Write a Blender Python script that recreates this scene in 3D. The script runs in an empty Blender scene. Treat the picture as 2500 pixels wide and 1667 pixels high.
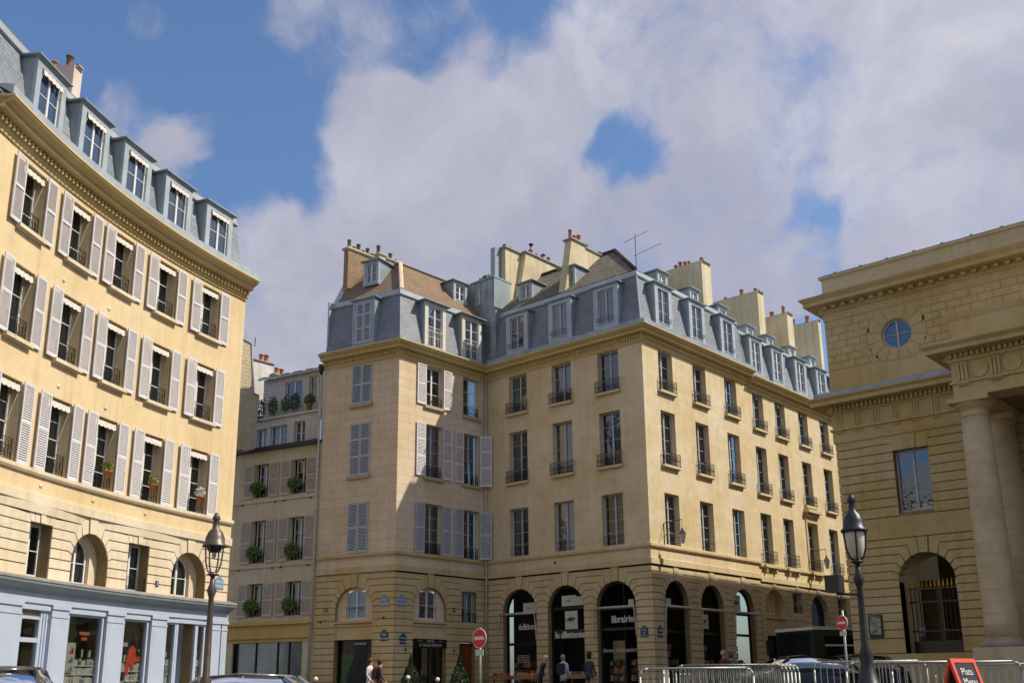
import bpy, math, random
from mathutils import Vector, Matrix
random.seed(11)
R_ = math.radians
scene = bpy.context.scene
COL = scene.collection
# ------------------------------------------------------------------ camera
cam_d = bpy.data.cameras.new('camera'); cam = bpy.data.objects.new('camera', cam_d); COL.objects.link(cam)
_yaw, _pit, _rol = R_(41.31298), R_(15.01398), R_(-0.48245)
_f = Vector((-math.sin(_yaw)*math.cos(_pit), math.cos(_yaw)*math.cos(_pit), math.sin(_pit)))
_r = _f.cross(Vector((0, 0, 1))).normalized(); _u = _r.cross(_f)
_r2 = _r*math.cos(_rol)+_u*math.sin(_rol); _u2 = -_r*math.sin(_rol)+_u*math.cos(_rol)
cam.matrix_world = Matrix(((_r2.x, _u2.x, -_f.x, 0), (_r2.y, _u2.y, -_f.y, 0), (_r2.z, _u2.z, -_f.z, 0.7), (0, 0, 0, 1)))
cam_d.sensor_width = 36; cam_d.sensor_fit = 'HORIZONTAL'; cam_d.lens = 36.0*2507.122/2500
cam_d.shift_y = (998.874-833.5)/2500; cam_d.clip_start = 0.1; cam_d.clip_end = 3000
scene.camera = cam
# ------------------------------------------------------------------ light
SUN_DIR = Vector((1.0, 0.71, 1.31)).normalized()          # towards the sun
sun_d = bpy.data.lights.new('sun', 'SUN'); sun_d.energy = 4.6; sun_d.angle = R_(0.6); sun_d.color = (1.0, 0.9, 0.74)
sun = bpy.data.objects.new('sun', sun_d); COL.objects.link(sun)
sun.rotation_euler = SUN_DIR.to_track_quat('Z', 'Y').to_euler(); sun.location = (40, 10, 60)
scene.view_settings.view_transform = 'Standard'; scene.view_settings.look = 'None'
scene.view_settings.exposure = 0.12; scene.view_settings.gamma = 1.0
scene.render.engine = 'CYCLES'
scene.cycles.max_bounces = 6; scene.cycles.diffuse_bounces = 3; scene.cycles.glossy_bounces = 3
scene.cycles.transparent_max_bounces = 12; scene.cycles.transmission_bounces = 4
world = bpy.data.worlds.new('World'); scene.world = world; world.use_nodes = True

class NT:
    def __init__(s, t): s.t = t; s.n = t.nodes; s.l = t.links
    def new(s, ty, **kw):
        n = s.n.new(ty)
        for k, v in kw.items():
            if k in n.bl_rna.properties: setattr(n, k, v)
        return n
    def set(s, n, **kw):
        for k, v in kw.items(): n.inputs[k.replace('_', ' ')].default_value = v
        return n
    def link(s, a, b): s.l.new(a, b)
    def math(s, op, a, b=None, c=None, clamp=False):
        n = s.n.new('ShaderNodeMath'); n.operation = op; n.use_clamp = clamp
        for i, v in enumerate((a, b, c)):
            if v is None: continue
            if isinstance(v, (int, float)): n.inputs[i].default_value = v
            else: s.l.new(v, n.inputs[i])
        return n.outputs[0]
    def vmath(s, op, a, b):
        n = s.n.new('ShaderNodeVectorMath'); n.operation = op
        for i, v in enumerate((a, b)):
            if isinstance(v, (tuple, list, Vector)): n.inputs[i].default_value = v
            else: s.l.new(v, n.inputs[i])
        return n
    def noise(s, vec, scale, detail=4, rough=.55, dist=0.0):
        n = s.n.new('ShaderNodeTexNoise'); n.inputs['Scale'].default_value = scale; n.inputs['Detail'].default_value = detail
        n.inputs['Roughness'].default_value = rough; n.inputs['Distortion'].default_value = dist
        if vec is not None: s.l.new(vec, n.inputs['Vector'])
        return n
    def ramp(s, fac, stops):
        n = s.n.new('ShaderNodeValToRGB'); e = n.color_ramp.elements
        while len(e) < len(stops): e.new(0.5)
        for i, (p, c) in enumerate(stops): e[i].position = p; e[i].color = (*c, 1) if len(c) == 3 else c
        s.l.new(fac, n.inputs[0]); return n.outputs[0]
    def mix(s, fac, a, b, mode='MIX'):
        n = s.n.new('ShaderNodeMix'); n.data_type = 'RGBA'; n.blend_type = mode
        if isinstance(fac, (int, float)): n.inputs[0].default_value = fac
        else: s.l.new(fac, n.inputs[0])
        for i, v in ((6, a), (7, b)):
            if isinstance(v, (tuple, list)): n.inputs[i].default_value = (*v, 1) if len(v) == 3 else v
            else: s.l.new(v, n.inputs[i])
        return n.outputs[2]

def build_world():
    w = NT(world.node_tree); w.n.clear()
    out = w.new('ShaderNodeOutputWorld'); bg = w.new('ShaderNodeBackground'); w.link(bg.outputs[0], out.inputs[0])
    sky = w.n.new('ShaderNodeTexSky'); sky.sky_type = 'NISHITA'; sky.sun_disc = False
    sky.sun_elevation = math.asin(SUN_DIR.z); sky.sun_rotation = math.atan2(SUN_DIR.x, SUN_DIR.y)
    sky.air_density = 1.3; sky.dust_density = 1.6; sky.ozone_density = 2.2; sky.altitude = 50
    tc = w.new('ShaderNodeTexCoord'); D = tc.outputs['Generated']
    warp = w.noise(D, 3.2, 3, .5); wv = w.vmath('SUBTRACT', warp.outputs['Color'], (.5, .5, .5))
    wv2 = w.vmath('SCALE', wv.outputs[0], (0, 0, 0)); wv2.inputs['Scale'].default_value = .10
    warpf = w.noise(D, 11, 4, .6); wf = w.vmath('SUBTRACT', warpf.outputs['Color'], (.5, .5, .5))
    wf2 = w.vmath('SCALE', wf.outputs[0], (0, 0, 0)); wf2.inputs['Scale'].default_value = .05
    Dw = w.vmath('ADD', w.vmath('ADD', D, wv2.outputs[0]).outputs[0], wf2.outputs[0]).outputs[0]
    Dn = w.vmath('NORMALIZE', Dw, (0, 0, 0)).outputs[0]
    tot = None
    for (x, y, z, rad, wt) in CLOUDS:
        c = Vector((x, y, z)).normalized()
        dt = w.n.new('ShaderNodeVectorMath'); dt.operation = 'DOT_PRODUCT'; dt.inputs[1].default_value = c; w.link(Dn, dt.inputs[0])
        mr = w.n.new('ShaderNodeMapRange'); mr.interpolation_type = 'SMOOTHERSTEP'
        mr.inputs['From Min'].default_value = math.cos(rad*1.35); mr.inputs['From Max'].default_value = math.cos(rad*.25)
        mr.inputs['To Min'].default_value = 0; mr.inputs['To Max'].default_value = wt
        w.link(dt.outputs['Value'], mr.inputs['Value'])
        tot = mr.outputs[0] if tot is None else w.math('ADD', tot, mr.outputs[0])
    # the rest of the sky dome (behind the viewer): broken cloud from plain noise
    back = w.noise(D, 2.2, 5, .55)
    dt = w.n.new('ShaderNodeVectorMath'); dt.operation = 'DOT_PRODUCT'; dt.inputs[1].default_value = Vector((-.64, .72, .27)).normalized(); w.link(D, dt.inputs[0])
    away = w.n.new('ShaderNodeMapRange'); away.inputs['From Min'].default_value = .80; away.inputs['From Max'].default_value = .62
    w.link(dt.outputs['Value'], away.inputs['Value'])
    bk = w.math('MULTIPLY', w.math('MULTIPLY', w.math('SUBTRACT', back.outputs['Fac'], .32), 5.0, clamp=True), away.outputs[0])
    tot = w.math('ADD', tot, bk)
    tot = w.math('MINIMUM', tot, 1.05)
    n1 = w.noise(Dw, 6.0, 8, .64, .3)
    fld = w.math('ADD', tot, w.math('MULTIPLY', w.math('SUBTRACT', n1.outputs['Fac'], .52), 2.3))
    dens = w.n.new('ShaderNodeMapRange'); dens.interpolation_type = 'SMOOTHSTEP'
    dens.inputs['From Min'].default_value = .24; dens.inputs['From Max'].default_value = 1.05; w.link(fld, dens.inputs['Value'])
    # thin parts of clouds stay see-through
    cov = w.math('MULTIPLY', dens.outputs[0], .96)
    n2 = w.noise(Dw, 4.2, 6, .6, .4)
    shade = w.math('ADD', w.math('MULTIPLY', w.math('SUBTRACT', n2.outputs['Fac'], .42), 2.6), 0.0, clamp=True)
    ccol = w.ramp(shade, [(0.0, (.40, .405, .50)), (.45, (.50, .50, .59)), (1.0, (.70, .69, .74))])
    skc = w.vmath('SCALE', sky.outputs[0], (0, 0, 0)); skc.inputs['Scale'].default_value = .0   # replaced below
    w.n.remove(skc)
    sk = w.mix(1.0, sky.outputs[0], (.088, .104, .128), 'MULTIPLY')
    col = w.mix(cov, sk, ccol)
    w.link(col, bg.inputs['Color']); bg.inputs['Strength'].default_value = 1.0
CLOUDS = [(-0.662, 0.562, 0.496, 0.053, 0.9), (-0.625, 0.606, 0.492, 0.066, 0.9), (-0.594, 0.65, 0.475, 0.074, 0.9), (-0.653, 0.61, 0.449, 0.074, 0.8), (-0.696, 0.561, 0.449, 0.048, 0.5), (-0.569, 0.696, 0.439, 0.066, 0.7), (-0.531, 0.735, 0.422, 0.066, 0.8), (-0.625, 0.665, 0.409, 0.07, 0.8), (-0.683, 0.606, 0.407, 0.066, 0.6), (-0.728, 0.569, 0.382, 0.066, 0.5), (-0.767, 0.539, 0.348, 0.074, 0.75), (-0.764, 0.57, 0.303, 0.061, 0.7), (-0.544, 0.656, 0.523, 0.048, 0.7), (-0.575, 0.618, 0.536, 0.053, 0.5), (-0.51, 0.66, 0.551, 0.048, 0.55), (-0.451, 0.682, 0.576, 0.07, 0.8), (-0.404, 0.729, 0.552, 0.079, 0.9), (-0.339, 0.755, 0.561, 0.088, 0.9), (-0.358, 0.783, 0.508, 0.088, 0.9), (-0.283, 0.801, 0.528, 0.096, 0.9), (-0.215, 0.821, 0.529, 0.096, 0.9), (-0.286, 0.84, 0.461, 0.083, 0.9), (-0.219, 0.862, 0.457, 0.088, 0.9), (-0.25, 0.88, 0.404, 0.066, 0.75), (-0.225, 0.903, 0.367, 0.066, 0.7), (-0.308, 0.867, 0.393, 0.048, 0.6), (-0.447, 0.774, 0.449, 0.044, 0.75), (-0.434, 0.796, 0.422, 0.057, 0.8), (-0.475, 0.783, 0.403, 0.066, 0.8), (-0.413, 0.827, 0.381, 0.057, 0.7), (-0.438, 0.827, 0.353, 0.066, 0.6), (-0.484, 0.742, 0.463, 0.022, 0.35), (-0.503, 0.702, 0.504, 0.031, 0.4), (-0.44, 0.738, 0.512, 0.039, 0.45), (-0.655, 0.502, 0.565, 0.057, 0.45), (-0.674, 0.463, 0.576, 0.035, 0.35), (-0.739, 0.374, 0.56, 0.022, 0.35), (-0.79, 0.39, 0.473, 0.044, 0.55), (-0.779, 0.428, 0.458, 0.035, 0.5), (-0.761, 0.442, 0.475, 0.026, 0.45), (-0.766, 0.496, 0.409, 0.039, 0.4), (-0.715, 0.483, 0.505, 0.022, 0.25), (-0.581, 0.572, 0.58, 0.044, 0.3), (-0.364, 0.856, 0.367, 0.048, 0.5), (-0.522, 0.769, 0.368, 0.088, 0.6), (-0.607, 0.707, 0.363, 0.088, 0.5)]
build_world()

# ------------------------------------------------------------------ materials
def new_mat(name):
    m = bpy.data.materials.new(name); m.use_nodes = True
    t = NT(m.node_tree); b = m.node_tree.nodes['Principled BSDF']; return m, t, b
MATS = {}
def plain(name, col, rough=.6, metal=0.0, noise=.12, scale=3.0, bump=0.0, spec=.5):
    """paint / metal / cloth with gentle mottling"""
    if name in MATS: return MATS[name]
    m, t, b = new_mat(name)
    tc = t.new('ShaderNodeTexCoord'); geo = t.new('ShaderNodeNewGeometry')
    n = t.noise(geo.outputs['Position'], scale, 5, .6)
    lo = tuple(c*(1-noise*1.6) for c in col); hi = tuple(min(1, c*(1+noise*.9)) for c in col)
    t.link(t.ramp(n.outputs['Fac'], [(.28, lo), (.72, hi)]), b.inputs['Base Color'])
    b.inputs['Roughness'].default_value = rough; b.inputs['Metallic'].default_value = metal
    b.inputs['Specular IOR Level'].default_value = spec
    if bump:
        bp = t.new('ShaderNodeBump'); bp.inputs['Strength'].default_value = bump; bp.inputs['Distance'].default_value = .02
        n2 = t.noise(geo.outputs['Position'], scale*9, 4, .6); t.link(n2.outputs['Fac'], bp.inputs['Height']); t.link(bp.outputs[0], b.inputs['Normal'])
    MATS[name] = m; return m

def stone(name, c1, c2, c3, ashlar=None, mortar=(.3, .24, .14), mortar_w=.012, patch=.5, streak=.25, bump=.35, jointmix=.55):
    """limestone / render: large patches of tone, fine grain, faint rain streaks, optional ashlar joints from UV metres"""
    m, t, b = new_mat(name)
    geo = t.new('ShaderNodeNewGeometry'); P = geo.outputs['Position']
    big = t.noise(P, .55, 5, .6, .2); mid = t.noise(P, 2.6, 6, .65); fine = t.noise(P, 38, 3, .6)
    base = t.ramp(big.outputs['Fac'], [(.33, c2), (.5, c1), (.68, c3)])
    mul = t.ramp(mid.outputs['Fac'], [(.3, (.80, .79, .76)), (.55, (1, 1, 1)), (.8, (1.0, 1.0, 1.0))])
    base = t.mix(patch, base, mul, 'MULTIPLY')
    mp = t.new('ShaderNodeMapping'); mp.inputs['Scale'].default_value = (3.2, 3.2, .22); t.link(P, mp.inputs['Vector'])
    st = t.noise(mp.outputs[0], 1.0, 5, .65)
    stc = t.ramp(st.outputs['Fac'], [(.34, (.66, .63, .58)), (.52, (1, 1, 1))])
    base = t.mix(streak, base, stc, 'MULTIPLY')
    fn = t.ramp(fine.outputs['Fac'], [(.3, (.93, .93, .93)), (.7, (1.05, 1.05, 1.05))])
    base = t.mix(.7, base, fn, 'MULTIPLY')
    bp = t.new('ShaderNodeBump'); bp.inputs['Strength'].default_value = bump; bp.inputs['Distance'].default_value = .012
    h = fine.outputs['Fac']
    if ashlar:
        w_, h_ = ashlar
        uv = t.new('ShaderNodeUVMap')
        br = t.n.new('ShaderNodeTexBrick'); t.link(uv.outputs[0], br.inputs['Vector'])
        br.inputs['Scale'].default_value = 1.0; br.inputs['Brick Width'].default_value = w_; br.inputs['Row Height'].default_value = h_
        br.inputs['Mortar Size'].default_value = mortar_w; br.inputs['Mortar Smooth'].default_value = .25; br.inputs['Bias'].default_value = 0.0
        br.inputs['Color1'].default_value = (.94, .94, .93, 1); br.inputs['Color2'].default_value = (1.05, 1.04, 1.02, 1); br.inputs['Mortar'].default_value = (1, 1, 1, 1)
        base = t.mix(.75, base, br.outputs['Color'], 'MULTIPLY')
        base = t.mix(t.math('MULTIPLY', br.outputs['Fac'], jointmix), base, mortar)
        h = t.math('SUBTRACT', t.math('MULTIPLY', h, .5), t.math('MULTIPLY', br.outputs['Fac'], 1.2))
    t.link(h, bp.inputs['Height']); t.link(bp.outputs[0], b.inputs['Normal'])
    t.link(base, b.inputs['Base Color']); b.inputs['Roughness'].default_value = .88; b.inputs['Specular IOR Level'].default_value = .25
    MATS[name] = m; return m

def tiles(name, ca, cb, cm, w_, h_, rough=.55, bump=.6, mort=.010, moss=None):
    """roof slates / tiles laid in courses, from UV metres"""
    m, t, b = new_mat(name)
    uv = t.new('ShaderNodeUVMap'); geo = t.new('ShaderNodeNewGeometry')
    br = t.n.new('ShaderNodeTexBrick'); t.link(uv.outputs[0], br.inputs['Vector'])
    br.inputs['Scale'].default_value = 1.0; br.inputs['Brick Width'].default_value = w_; br.inputs['Row Height'].default_value = h_
    br.inputs['Mortar Size'].default_value = mort; br.inputs['Mortar Smooth'].default_value = .3; br.inputs['Bias'].default_value = 0.0
    br.inputs['Color1'].default_value = (*ca, 1); br.inputs['Color2'].default_value = (*cb, 1); br.inputs['Mortar'].default_value = (*cm, 1)
    n = t.noise(geo.outputs['Position'], 1.3, 6, .65); col = t.mix(.6, br.outputs['Color'], t.ramp(n.outputs['Fac'], [(.3, (.72, .72, .74)), (.7, (1.2, 1.2, 1.18))]), 'MULTIPLY')
    if moss:
        n3 = t.noise(geo.outputs['Position'], 4.5, 6, .7); col = t.mix(t.ramp(n3.outputs['Fac'], [(.52, (0, 0, 0)), (.68, (.6, .6, .6))]), col, moss)
    t.link(col, b.inputs['Base Color']); b.inputs['Roughness'].default_value = rough; b.inputs['Specular IOR Level'].default_value = .35
    bp = t.new('ShaderNodeBump'); bp.inputs['Strength'].default_value = bump; bp.inputs['Distance'].default_value = .02
    sx = t.new('ShaderNodeSeparateXYZ'); t.link(uv.outputs[0], sx.inputs[0])
    saw = t.math('FRACT', t.math('DIVIDE', sx.outputs['Y'], h_))
    n2 = t.noise(geo.outputs['Position'], 14, 3, .6)
    hh = t.math('ADD', t.math('MULTIPLY', t.math('SUBTRACT', 1.0, saw), .8), t.math('MULTIPLY', n2.outputs['Fac'], .7))
    t.link(t.math('SUBTRACT', hh, t.math('MULTIPLY', br.outputs['Fac'], .8)), bp.inputs['Height']); t.link(bp.outputs[0], b.inputs['Normal'])
    MATS[name] = m; return m

def glass(name='pane_glass', tint=(.55, .62, .62), refl=.10, trans=True, body=(.02, .024, .024), wob=.012):
    """old window glass: part see-through, part mirror, slightly wavy"""
    if name in MATS: return MATS[name]
    m = bpy.data.materials.new(name); m.use_nodes = True; t = NT(m.node_tree); t.n.clear()
    out = t.new('ShaderNodeOutputMaterial'); geo = t.new('ShaderNodeNewGeometry')
    gl = t.new('ShaderNodeBsdfGlossy'); gl.inputs['Roughness'].default_value = .03; gl.inputs['Color'].default_value = (.92, .95, 1, 1)
    if trans: bd = t.new('ShaderNodeBsdfTransparent'); bd.inputs['Color'].default_value = (*tint, 1)
    else:
        bd = t.new('ShaderNodeBsdfDiffuse'); bd.inputs['Color'].default_value = (*body, 1)
    fr = t.new('ShaderNodeFresnel'); fr.inputs['IOR'].default_value = 1.5
    bp = t.new('ShaderNodeBump'); bp.inputs['Strength'].default_value = 1.0; bp.inputs['Distance'].default_value = wob
    n = t.noise(geo.outputs['Position'], 1.7, 2, .5); t.link(n.outputs['Fac'], bp.inputs['Height'])
    t.link(bp.outputs[0], gl.inputs['Normal']); t.link(bp.outputs[0], fr.inputs['Normal'])
    fac = t.math('ADD', t.math('MULTIPLY', fr.outputs[0], .9 if wob > .005 else .42), refl, clamp=True)
    mx = t.new('ShaderNodeMixShader'); t.link(fac, mx.inputs[0]); t.link(bd.outputs[0], mx.inputs[1]); t.link(gl.outputs[0], mx.inputs[2])
    t.link(mx.outputs[0], out.inputs[0]); MATS[name] = m; return m

def leafmat(name, ca, cb):
    if name in MATS: return MATS[name]
    m, t, b = new_mat(name); oi = t.new('ShaderNodeNewGeometry')
    n = t.noise(oi.outputs['Position'], 9, 3, .6)
    t.link(t.ramp(n.outputs['Fac'], [(.3, ca), (.7, cb)]), b.inputs['Base Color']); b.inputs['Roughness'].default_value = .5
    b.inputs['Subsurface Weight'].default_value = .0
    MATS[name] = m; return m

M = {}
M['stA'] = stone('warm_rendered_wall', (.700, .545, .315), (.655, .500, .275), (.735, .585, .355), patch=.35, streak=.30, bump=.15)
M['stAl'] = stone('pale_limestone', (.690, .590, .420), (.640, .540, .370), (.730, .640, .480), patch=.45, streak=.35, bump=.2)
M['corn'] = stone('ochre_cornice_stone', (.600, .460, .205), (.560, .415, .170), (.650, .510, .250), patch=.35, streak=.2, bump=.2)
M['stD'] = stone('cut_limestone_wall', (.660, .545, .350), (.610, .480, .265), (.700, .600, .430), ashlar=(.92, .355), mortar=(.47, .38, .23), mortar_w=.006, patch=.55, streak=.22, bump=.2, jointmix=.35)
M['stDg'] = stone('rusticated_limestone', (.600, .485, .290), (.540, .420, .230), (.640, .535, .360), patch=.6, streak=.30, bump=.35)
M['stC'] = stone('lined_out_stone_wall', (.690, .560, .400), (.650, .510, .330), (.720, .610, .470), ashlar=(1.35, .418), mortar=(.32, .23, .13), mortar_w=.011, patch=.4, streak=.2, bump=.15, jointmix=.6)
M['stCg'] = stone('ochre_rusticated_stone', (.590, .460, .240), (.530, .395, .170), (.620, .500, .300), patch=.6, streak=.3, bump=.35)
M['stB'] = stone('cream_plaster_wall', (.610, .530, .375), (.560, .480, .320), (.650, .580, .430), patch=.5, streak=.4, bump=.12)
M['stW'] = stone('white_plaster_wall', (.620, .590, .550), (.560, .530, .480), (.700, .680, .650), patch=.5, streak=.45, bump=.12)
M['stT'] = stone('theatre_sandstone', (.540, .420, .205), (.500, .365, .145), (.570, .465, .270), patch=.6, streak=.3, bump=.35)
M['stTp'] = stone('theatre_pale_stone', (.560, .470, .300), (.520, .420, .240), (.600, .520, .370), patch=.55, streak=.35, bump=.3)
M['shopst'] = stone('ochre_painted_shopfront', (.560, .410, .150), (.520, .370, .120), (.600, .450, .190), patch=.3, streak=.3, bump=.1)
M['chim'] = stone('chimney_render', (.620, .545, .370), (.540, .470, .300), (.680, .610, .440), patch=.6, streak=.6, bump=.3)
M['chimp'] = stone('pink_chimney_render', (.640, .545, .470), (.600, .500, .430), (.680, .590, .520), patch=.4, streak=.35, bump=.3)
M['joint'] = plain('recessed_joint', (.26, .19, .09), .95)
M['slate'] = tiles('roof_slate', (.190, .215, .250), (.245, .270, .305), (.10, .115, .13), .24, .13, .5, .5)
M['slateb'] = tiles('weathered_roof_slate', (.205, .235, .265), (.275, .300, .325), (.12, .135, .15), .30, .16, .5, .5)
M['tileb'] = tiles('brown_roof_tile', (.235, .155, .095), (.300, .205, .135), (.10, .07, .045), .17, .10, .8, .8, moss=(.16, .14, .08))
M['tiled'] = tiles('old_dark_roof_tile', (.125, .110, .085), (.235, .205, .160), (.045, .04, .03), .19, .13, .85, 1.0, moss=(.10, .11, .06))
M['brick'] = tiles('old_brick', (.270, .170, .095), (.370, .240, .130), (.30, .26, .19), .21, .065, .9, .5, mort=.008)
M['rubble'] = stone('rubble_party_wall', (.600, .525, .370), (.520, .440, .290), (.680, .610, .460), ashlar=(.34, .19), mortar=(.44, .38, .27), mortar_w=.03, patch=.9, streak=.4, bump=1.0, jointmix=.5)
M['zinc'] = plain('roof_zinc', (.300, .355, .385), .42, .25, .16, 1.6)
M['zincl'] = plain('pale_zinc', (.400, .455, .475), .45, .2, .12, 2.0)
M['white'] = plain('white_paint', (.70, .70, .69), .5, 0, .05, 6)
M['cream'] = plain('cream_paint', (.62, .59, .50), .55, 0, .08, 5)
M['shutw'] = plain('white_shutter_paint', (.66, .64, .65), .6, 0, .06, 4)
M['shutg'] = plain('blue_grey_shutter_paint', (.44, .48, .52), .6, 0, .08, 4)
M['shutb'] = plain('beige_shutter_paint', (.50, .45, .38), .65, 0, .10, 4)
M['fgrey'] = plain('blue_grey_window_paint', (.40, .45, .50), .55, 0, .08, 5)
M['iron'] = plain('black_iron', (.022, .026, .028), .5, .3, .2, 8)
M['ironl'] = plain('brown_lamp_iron', (.135, .105, .085), .45, .5, .2, 9)
M['irond'] = plain('dark_lamp_iron', (.040, .045, .052), .42, .5, .2, 9)
M['terra'] = plain('terracotta', (.52, .20, .075), .75, 0, .2, 9)
M['pot'] = plain('chimney_pot_clay', (.48, .19, .085), .8, 0, .25, 6)
M['potd'] = plain('dark_chimney_pot', (.17, .115, .085), .8, 0, .25, 6)
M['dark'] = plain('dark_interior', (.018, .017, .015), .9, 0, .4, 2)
M['cur1'] = plain('white_net_curtain', (.42, .43, .39), .9, 0, .15, 3)
M['cur2'] = plain('green_grey_curtain', (.20, .215, .165), .9, 0, .2, 3)
M['cur3'] = plain('beige_blind', (.40, .33, .22), .9, 0, .1, 3)
M['cur4'] = plain('rust_curtain', (.22, .12, .05), .9, 0, .2, 3)
M['glass'] = glass()
M['glassb'] = glass('blue_sky_pane', trans=False, body=(.035, .05, .075), refl=.12)
M['glassd'] = glass('dark_shop_glass', tint=(.86, .87, .84), refl=-.02, wob=.004)
M['blackp'] = plain('black_shop_paint', (.012, .012, .013), .35, 0, .2, 4)
M['shopb'] = plain('pale_blue_shop_paint', (.415, .475, .580), .5, 0, .05, 2)
M['shopbd'] = plain('grey_blue_ledge_paint', (.225, .275, .310), .5, 0, .08, 2)
M['lead'] = plain('lead_flashing', (.34, .32, .29), .6, .1, .15, 2)
M['pipe'] = plain('beige_downpipe_paint', (.50, .44, .35), .55, 0, .12, 3)
M['awn'] = plain('cream_awning_cloth', (.66, .62, .54), .8, 0, .15, 14)
M['asph'] = plain('asphalt', (.055, .055, .055), .9, 0, .2, 8, .3)
M['pave'] = plain('grey_paving', (.24, .23, .21), .85, 0, .15, 3, .2)
M['kerb'] = plain('granite_kerb', (.30, .29, .27), .8, 0, .15, 8)
M['letter'] = plain('cream_lettering', (.56, .55, .46), .7, 0, .05, 9)
M['paper'] = plain('white_card', (.55, .56, .51), .8, 0, .06, 9)
M['plq'] = plain('enamel_blue', (.02, .05, .12), .3, 0, .1, 9)
M['plqg'] = plain('enamel_green', (.03, .13, .08), .35, 0, .1, 9)
M['plql'] = plain('faded_blue_enamel', (.19, .30, .42), .5, 0, .15, 9)
M['red'] = plain('sign_red', (.62, .015, .02), .4, 0, .05, 5)
M['redo'] = plain('orange_red_paint', (.80, .085, .03), .4, 0, .05, 5)
M['galv'] = plain('galvanised_steel', (.40, .41, .38), .45, .4, .12, 9)
M['leaf1'] = leafmat('window_box_leaves', (.045, .10, .015), (.13, .22, .035))
M['leaf2'] = leafmat('terrace_leaves', (.03, .075, .02), (.09, .16, .035))
M['leaf3'] = leafmat('topiary_leaves', (.012, .032, .010), (.035, .070, .020))
M['leaf4'] = leafmat('pale_pot_leaves', (.22, .26, .04), (.38, .40, .10))
# ------------------------------------------------------------------ mesh helpers
class MB:
    """collects boxes, polygons, tubes; build() links them as ONE mesh object"""
    def __init__(s): s.v = []; s.f = []; s.uv = []; s.sm = []
    def poly(s, pts, uvs=None, smooth=False):
        i = len(s.v); s.v += [tuple(p) for p in pts]; s.f.append(tuple(range(i, i+len(pts))))
        s.uv.append(uvs); s.sm.append(smooth)
    def mesh(s, vs, fs, smooth=False, uvs=None):
        i = len(s.v); s.v += [tuple(p) for p in vs]
        for k, f in enumerate(fs):
            s.f.append(tuple(a+i for a in f)); s.uv.append([uvs[a] for a in f] if uvs else None); s.sm.append(smooth)
    def box(s, x0, x1, y0, y1, z0, z1, M_=None):
        P = [Vector(p) for p in ((x0, y0, z0), (x1, y0, z0), (x1, y1, z0), (x0, y1, z0), (x0, y0, z1), (x1, y0, z1), (x1, y1, z1), (x0, y1, z1))]
        if M_ is not None: P = [M_ @ p for p in P]
        s.mesh(P, [(0, 3, 2, 1), (4, 5, 6, 7), (0, 1, 5, 4), (1, 2, 6, 5), (2, 3, 7, 6), (3, 0, 4, 7)])
    def bar(s, a, b, r, n=6, r2=None):
        a = Vector(a); b = Vector(b); d = (b-a)
        if d.length < 1e-6: return
        d.normalize(); u = d.orthogonal().normalized(); w = d.cross(u); r2 = r if r2 is None else r2
        vs = []
        for k in range(n):
            q = u*math.cos(2*math.pi*k/n)+w*math.sin(2*math.pi*k/n)
            vs += [a+q*r, b+q*r2]
        fs = [(2*k, 2*((k+1) % n), 2*((k+1) % n)+1, 2*k+1) for k in range(n)]
        fs += [tuple(2*k for k in range(n))[::-1], tuple(2*k+1 for k in range(n))]
        s.mesh(vs, fs, smooth=n > 6)
    def tube(s, pts, r, n=6):
        for a, b in zip(pts[:-1], pts[1:]): s.bar(a, b, r, n)
    def lathe(s, prof, c=(0, 0, 0), n=16, smooth=True, sx=1, sy=1):
        c = Vector(c); vs = []
        for (r, z) in prof:
            for k in range(n):
                a = 2*math.pi*k/n; vs.append((c.x+r*sx*math.cos(a), c.y+r*sy*math.sin(a), c.z+z))
        fs = []
        for j in range(len(prof)-1):
            for k in range(n):
                fs.append((j*n+k, j*n+(k+1) % n, (j+1)*n+(k+1) % n, (j+1)*n+k))
        fs.append(tuple(range(n))[::-1]); fs.append(tuple((len(prof)-1)*n+k for k in range(n)))
        s.mesh(vs, fs, smooth)
    def prism(s, poly, F, d0, d1, uv=True):
        """polygon in (s,z) of a facade frame, extruded from depth d0 to d1 (outwards)"""
        n = len(poly); a = [F.P(p[0], p[1], d1) for p in poly]; b = [F.P(p[0], p[1], d0) for p in poly]
        s.poly(a, [(p[0], p[1]) for p in poly])
        for i in range(n):
            j = (i+1) % n
            s.poly([a[j], a[i], b[i], b[j]], [(poly[j][0], poly[j][1]), (poly[i][0], poly[i][1]), (poly[i][0], poly[i][1]+.03), (poly[j][0], poly[j][1]+.03)])
    def build(s, name):
        me = bpy.data.meshes.new(name); me.from_pydata(s.v, [], s.f)
        if any(u is not None for u in s.uv):
            uvl = me.uv_layers.new(name='UVMap'); k = 0; dat = uvl.data
            for f, u in zip(s.f, s.uv):
                for a in range(len(f)):
                    dat[k].uv = u[a] if u is not None else (s.v[f[a]][0]+s.v[f[a]][1], s.v[f[a]][2]); k += 1
        me.polygons.foreach_set('use_smooth', s.sm); me.update()
        return me

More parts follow.
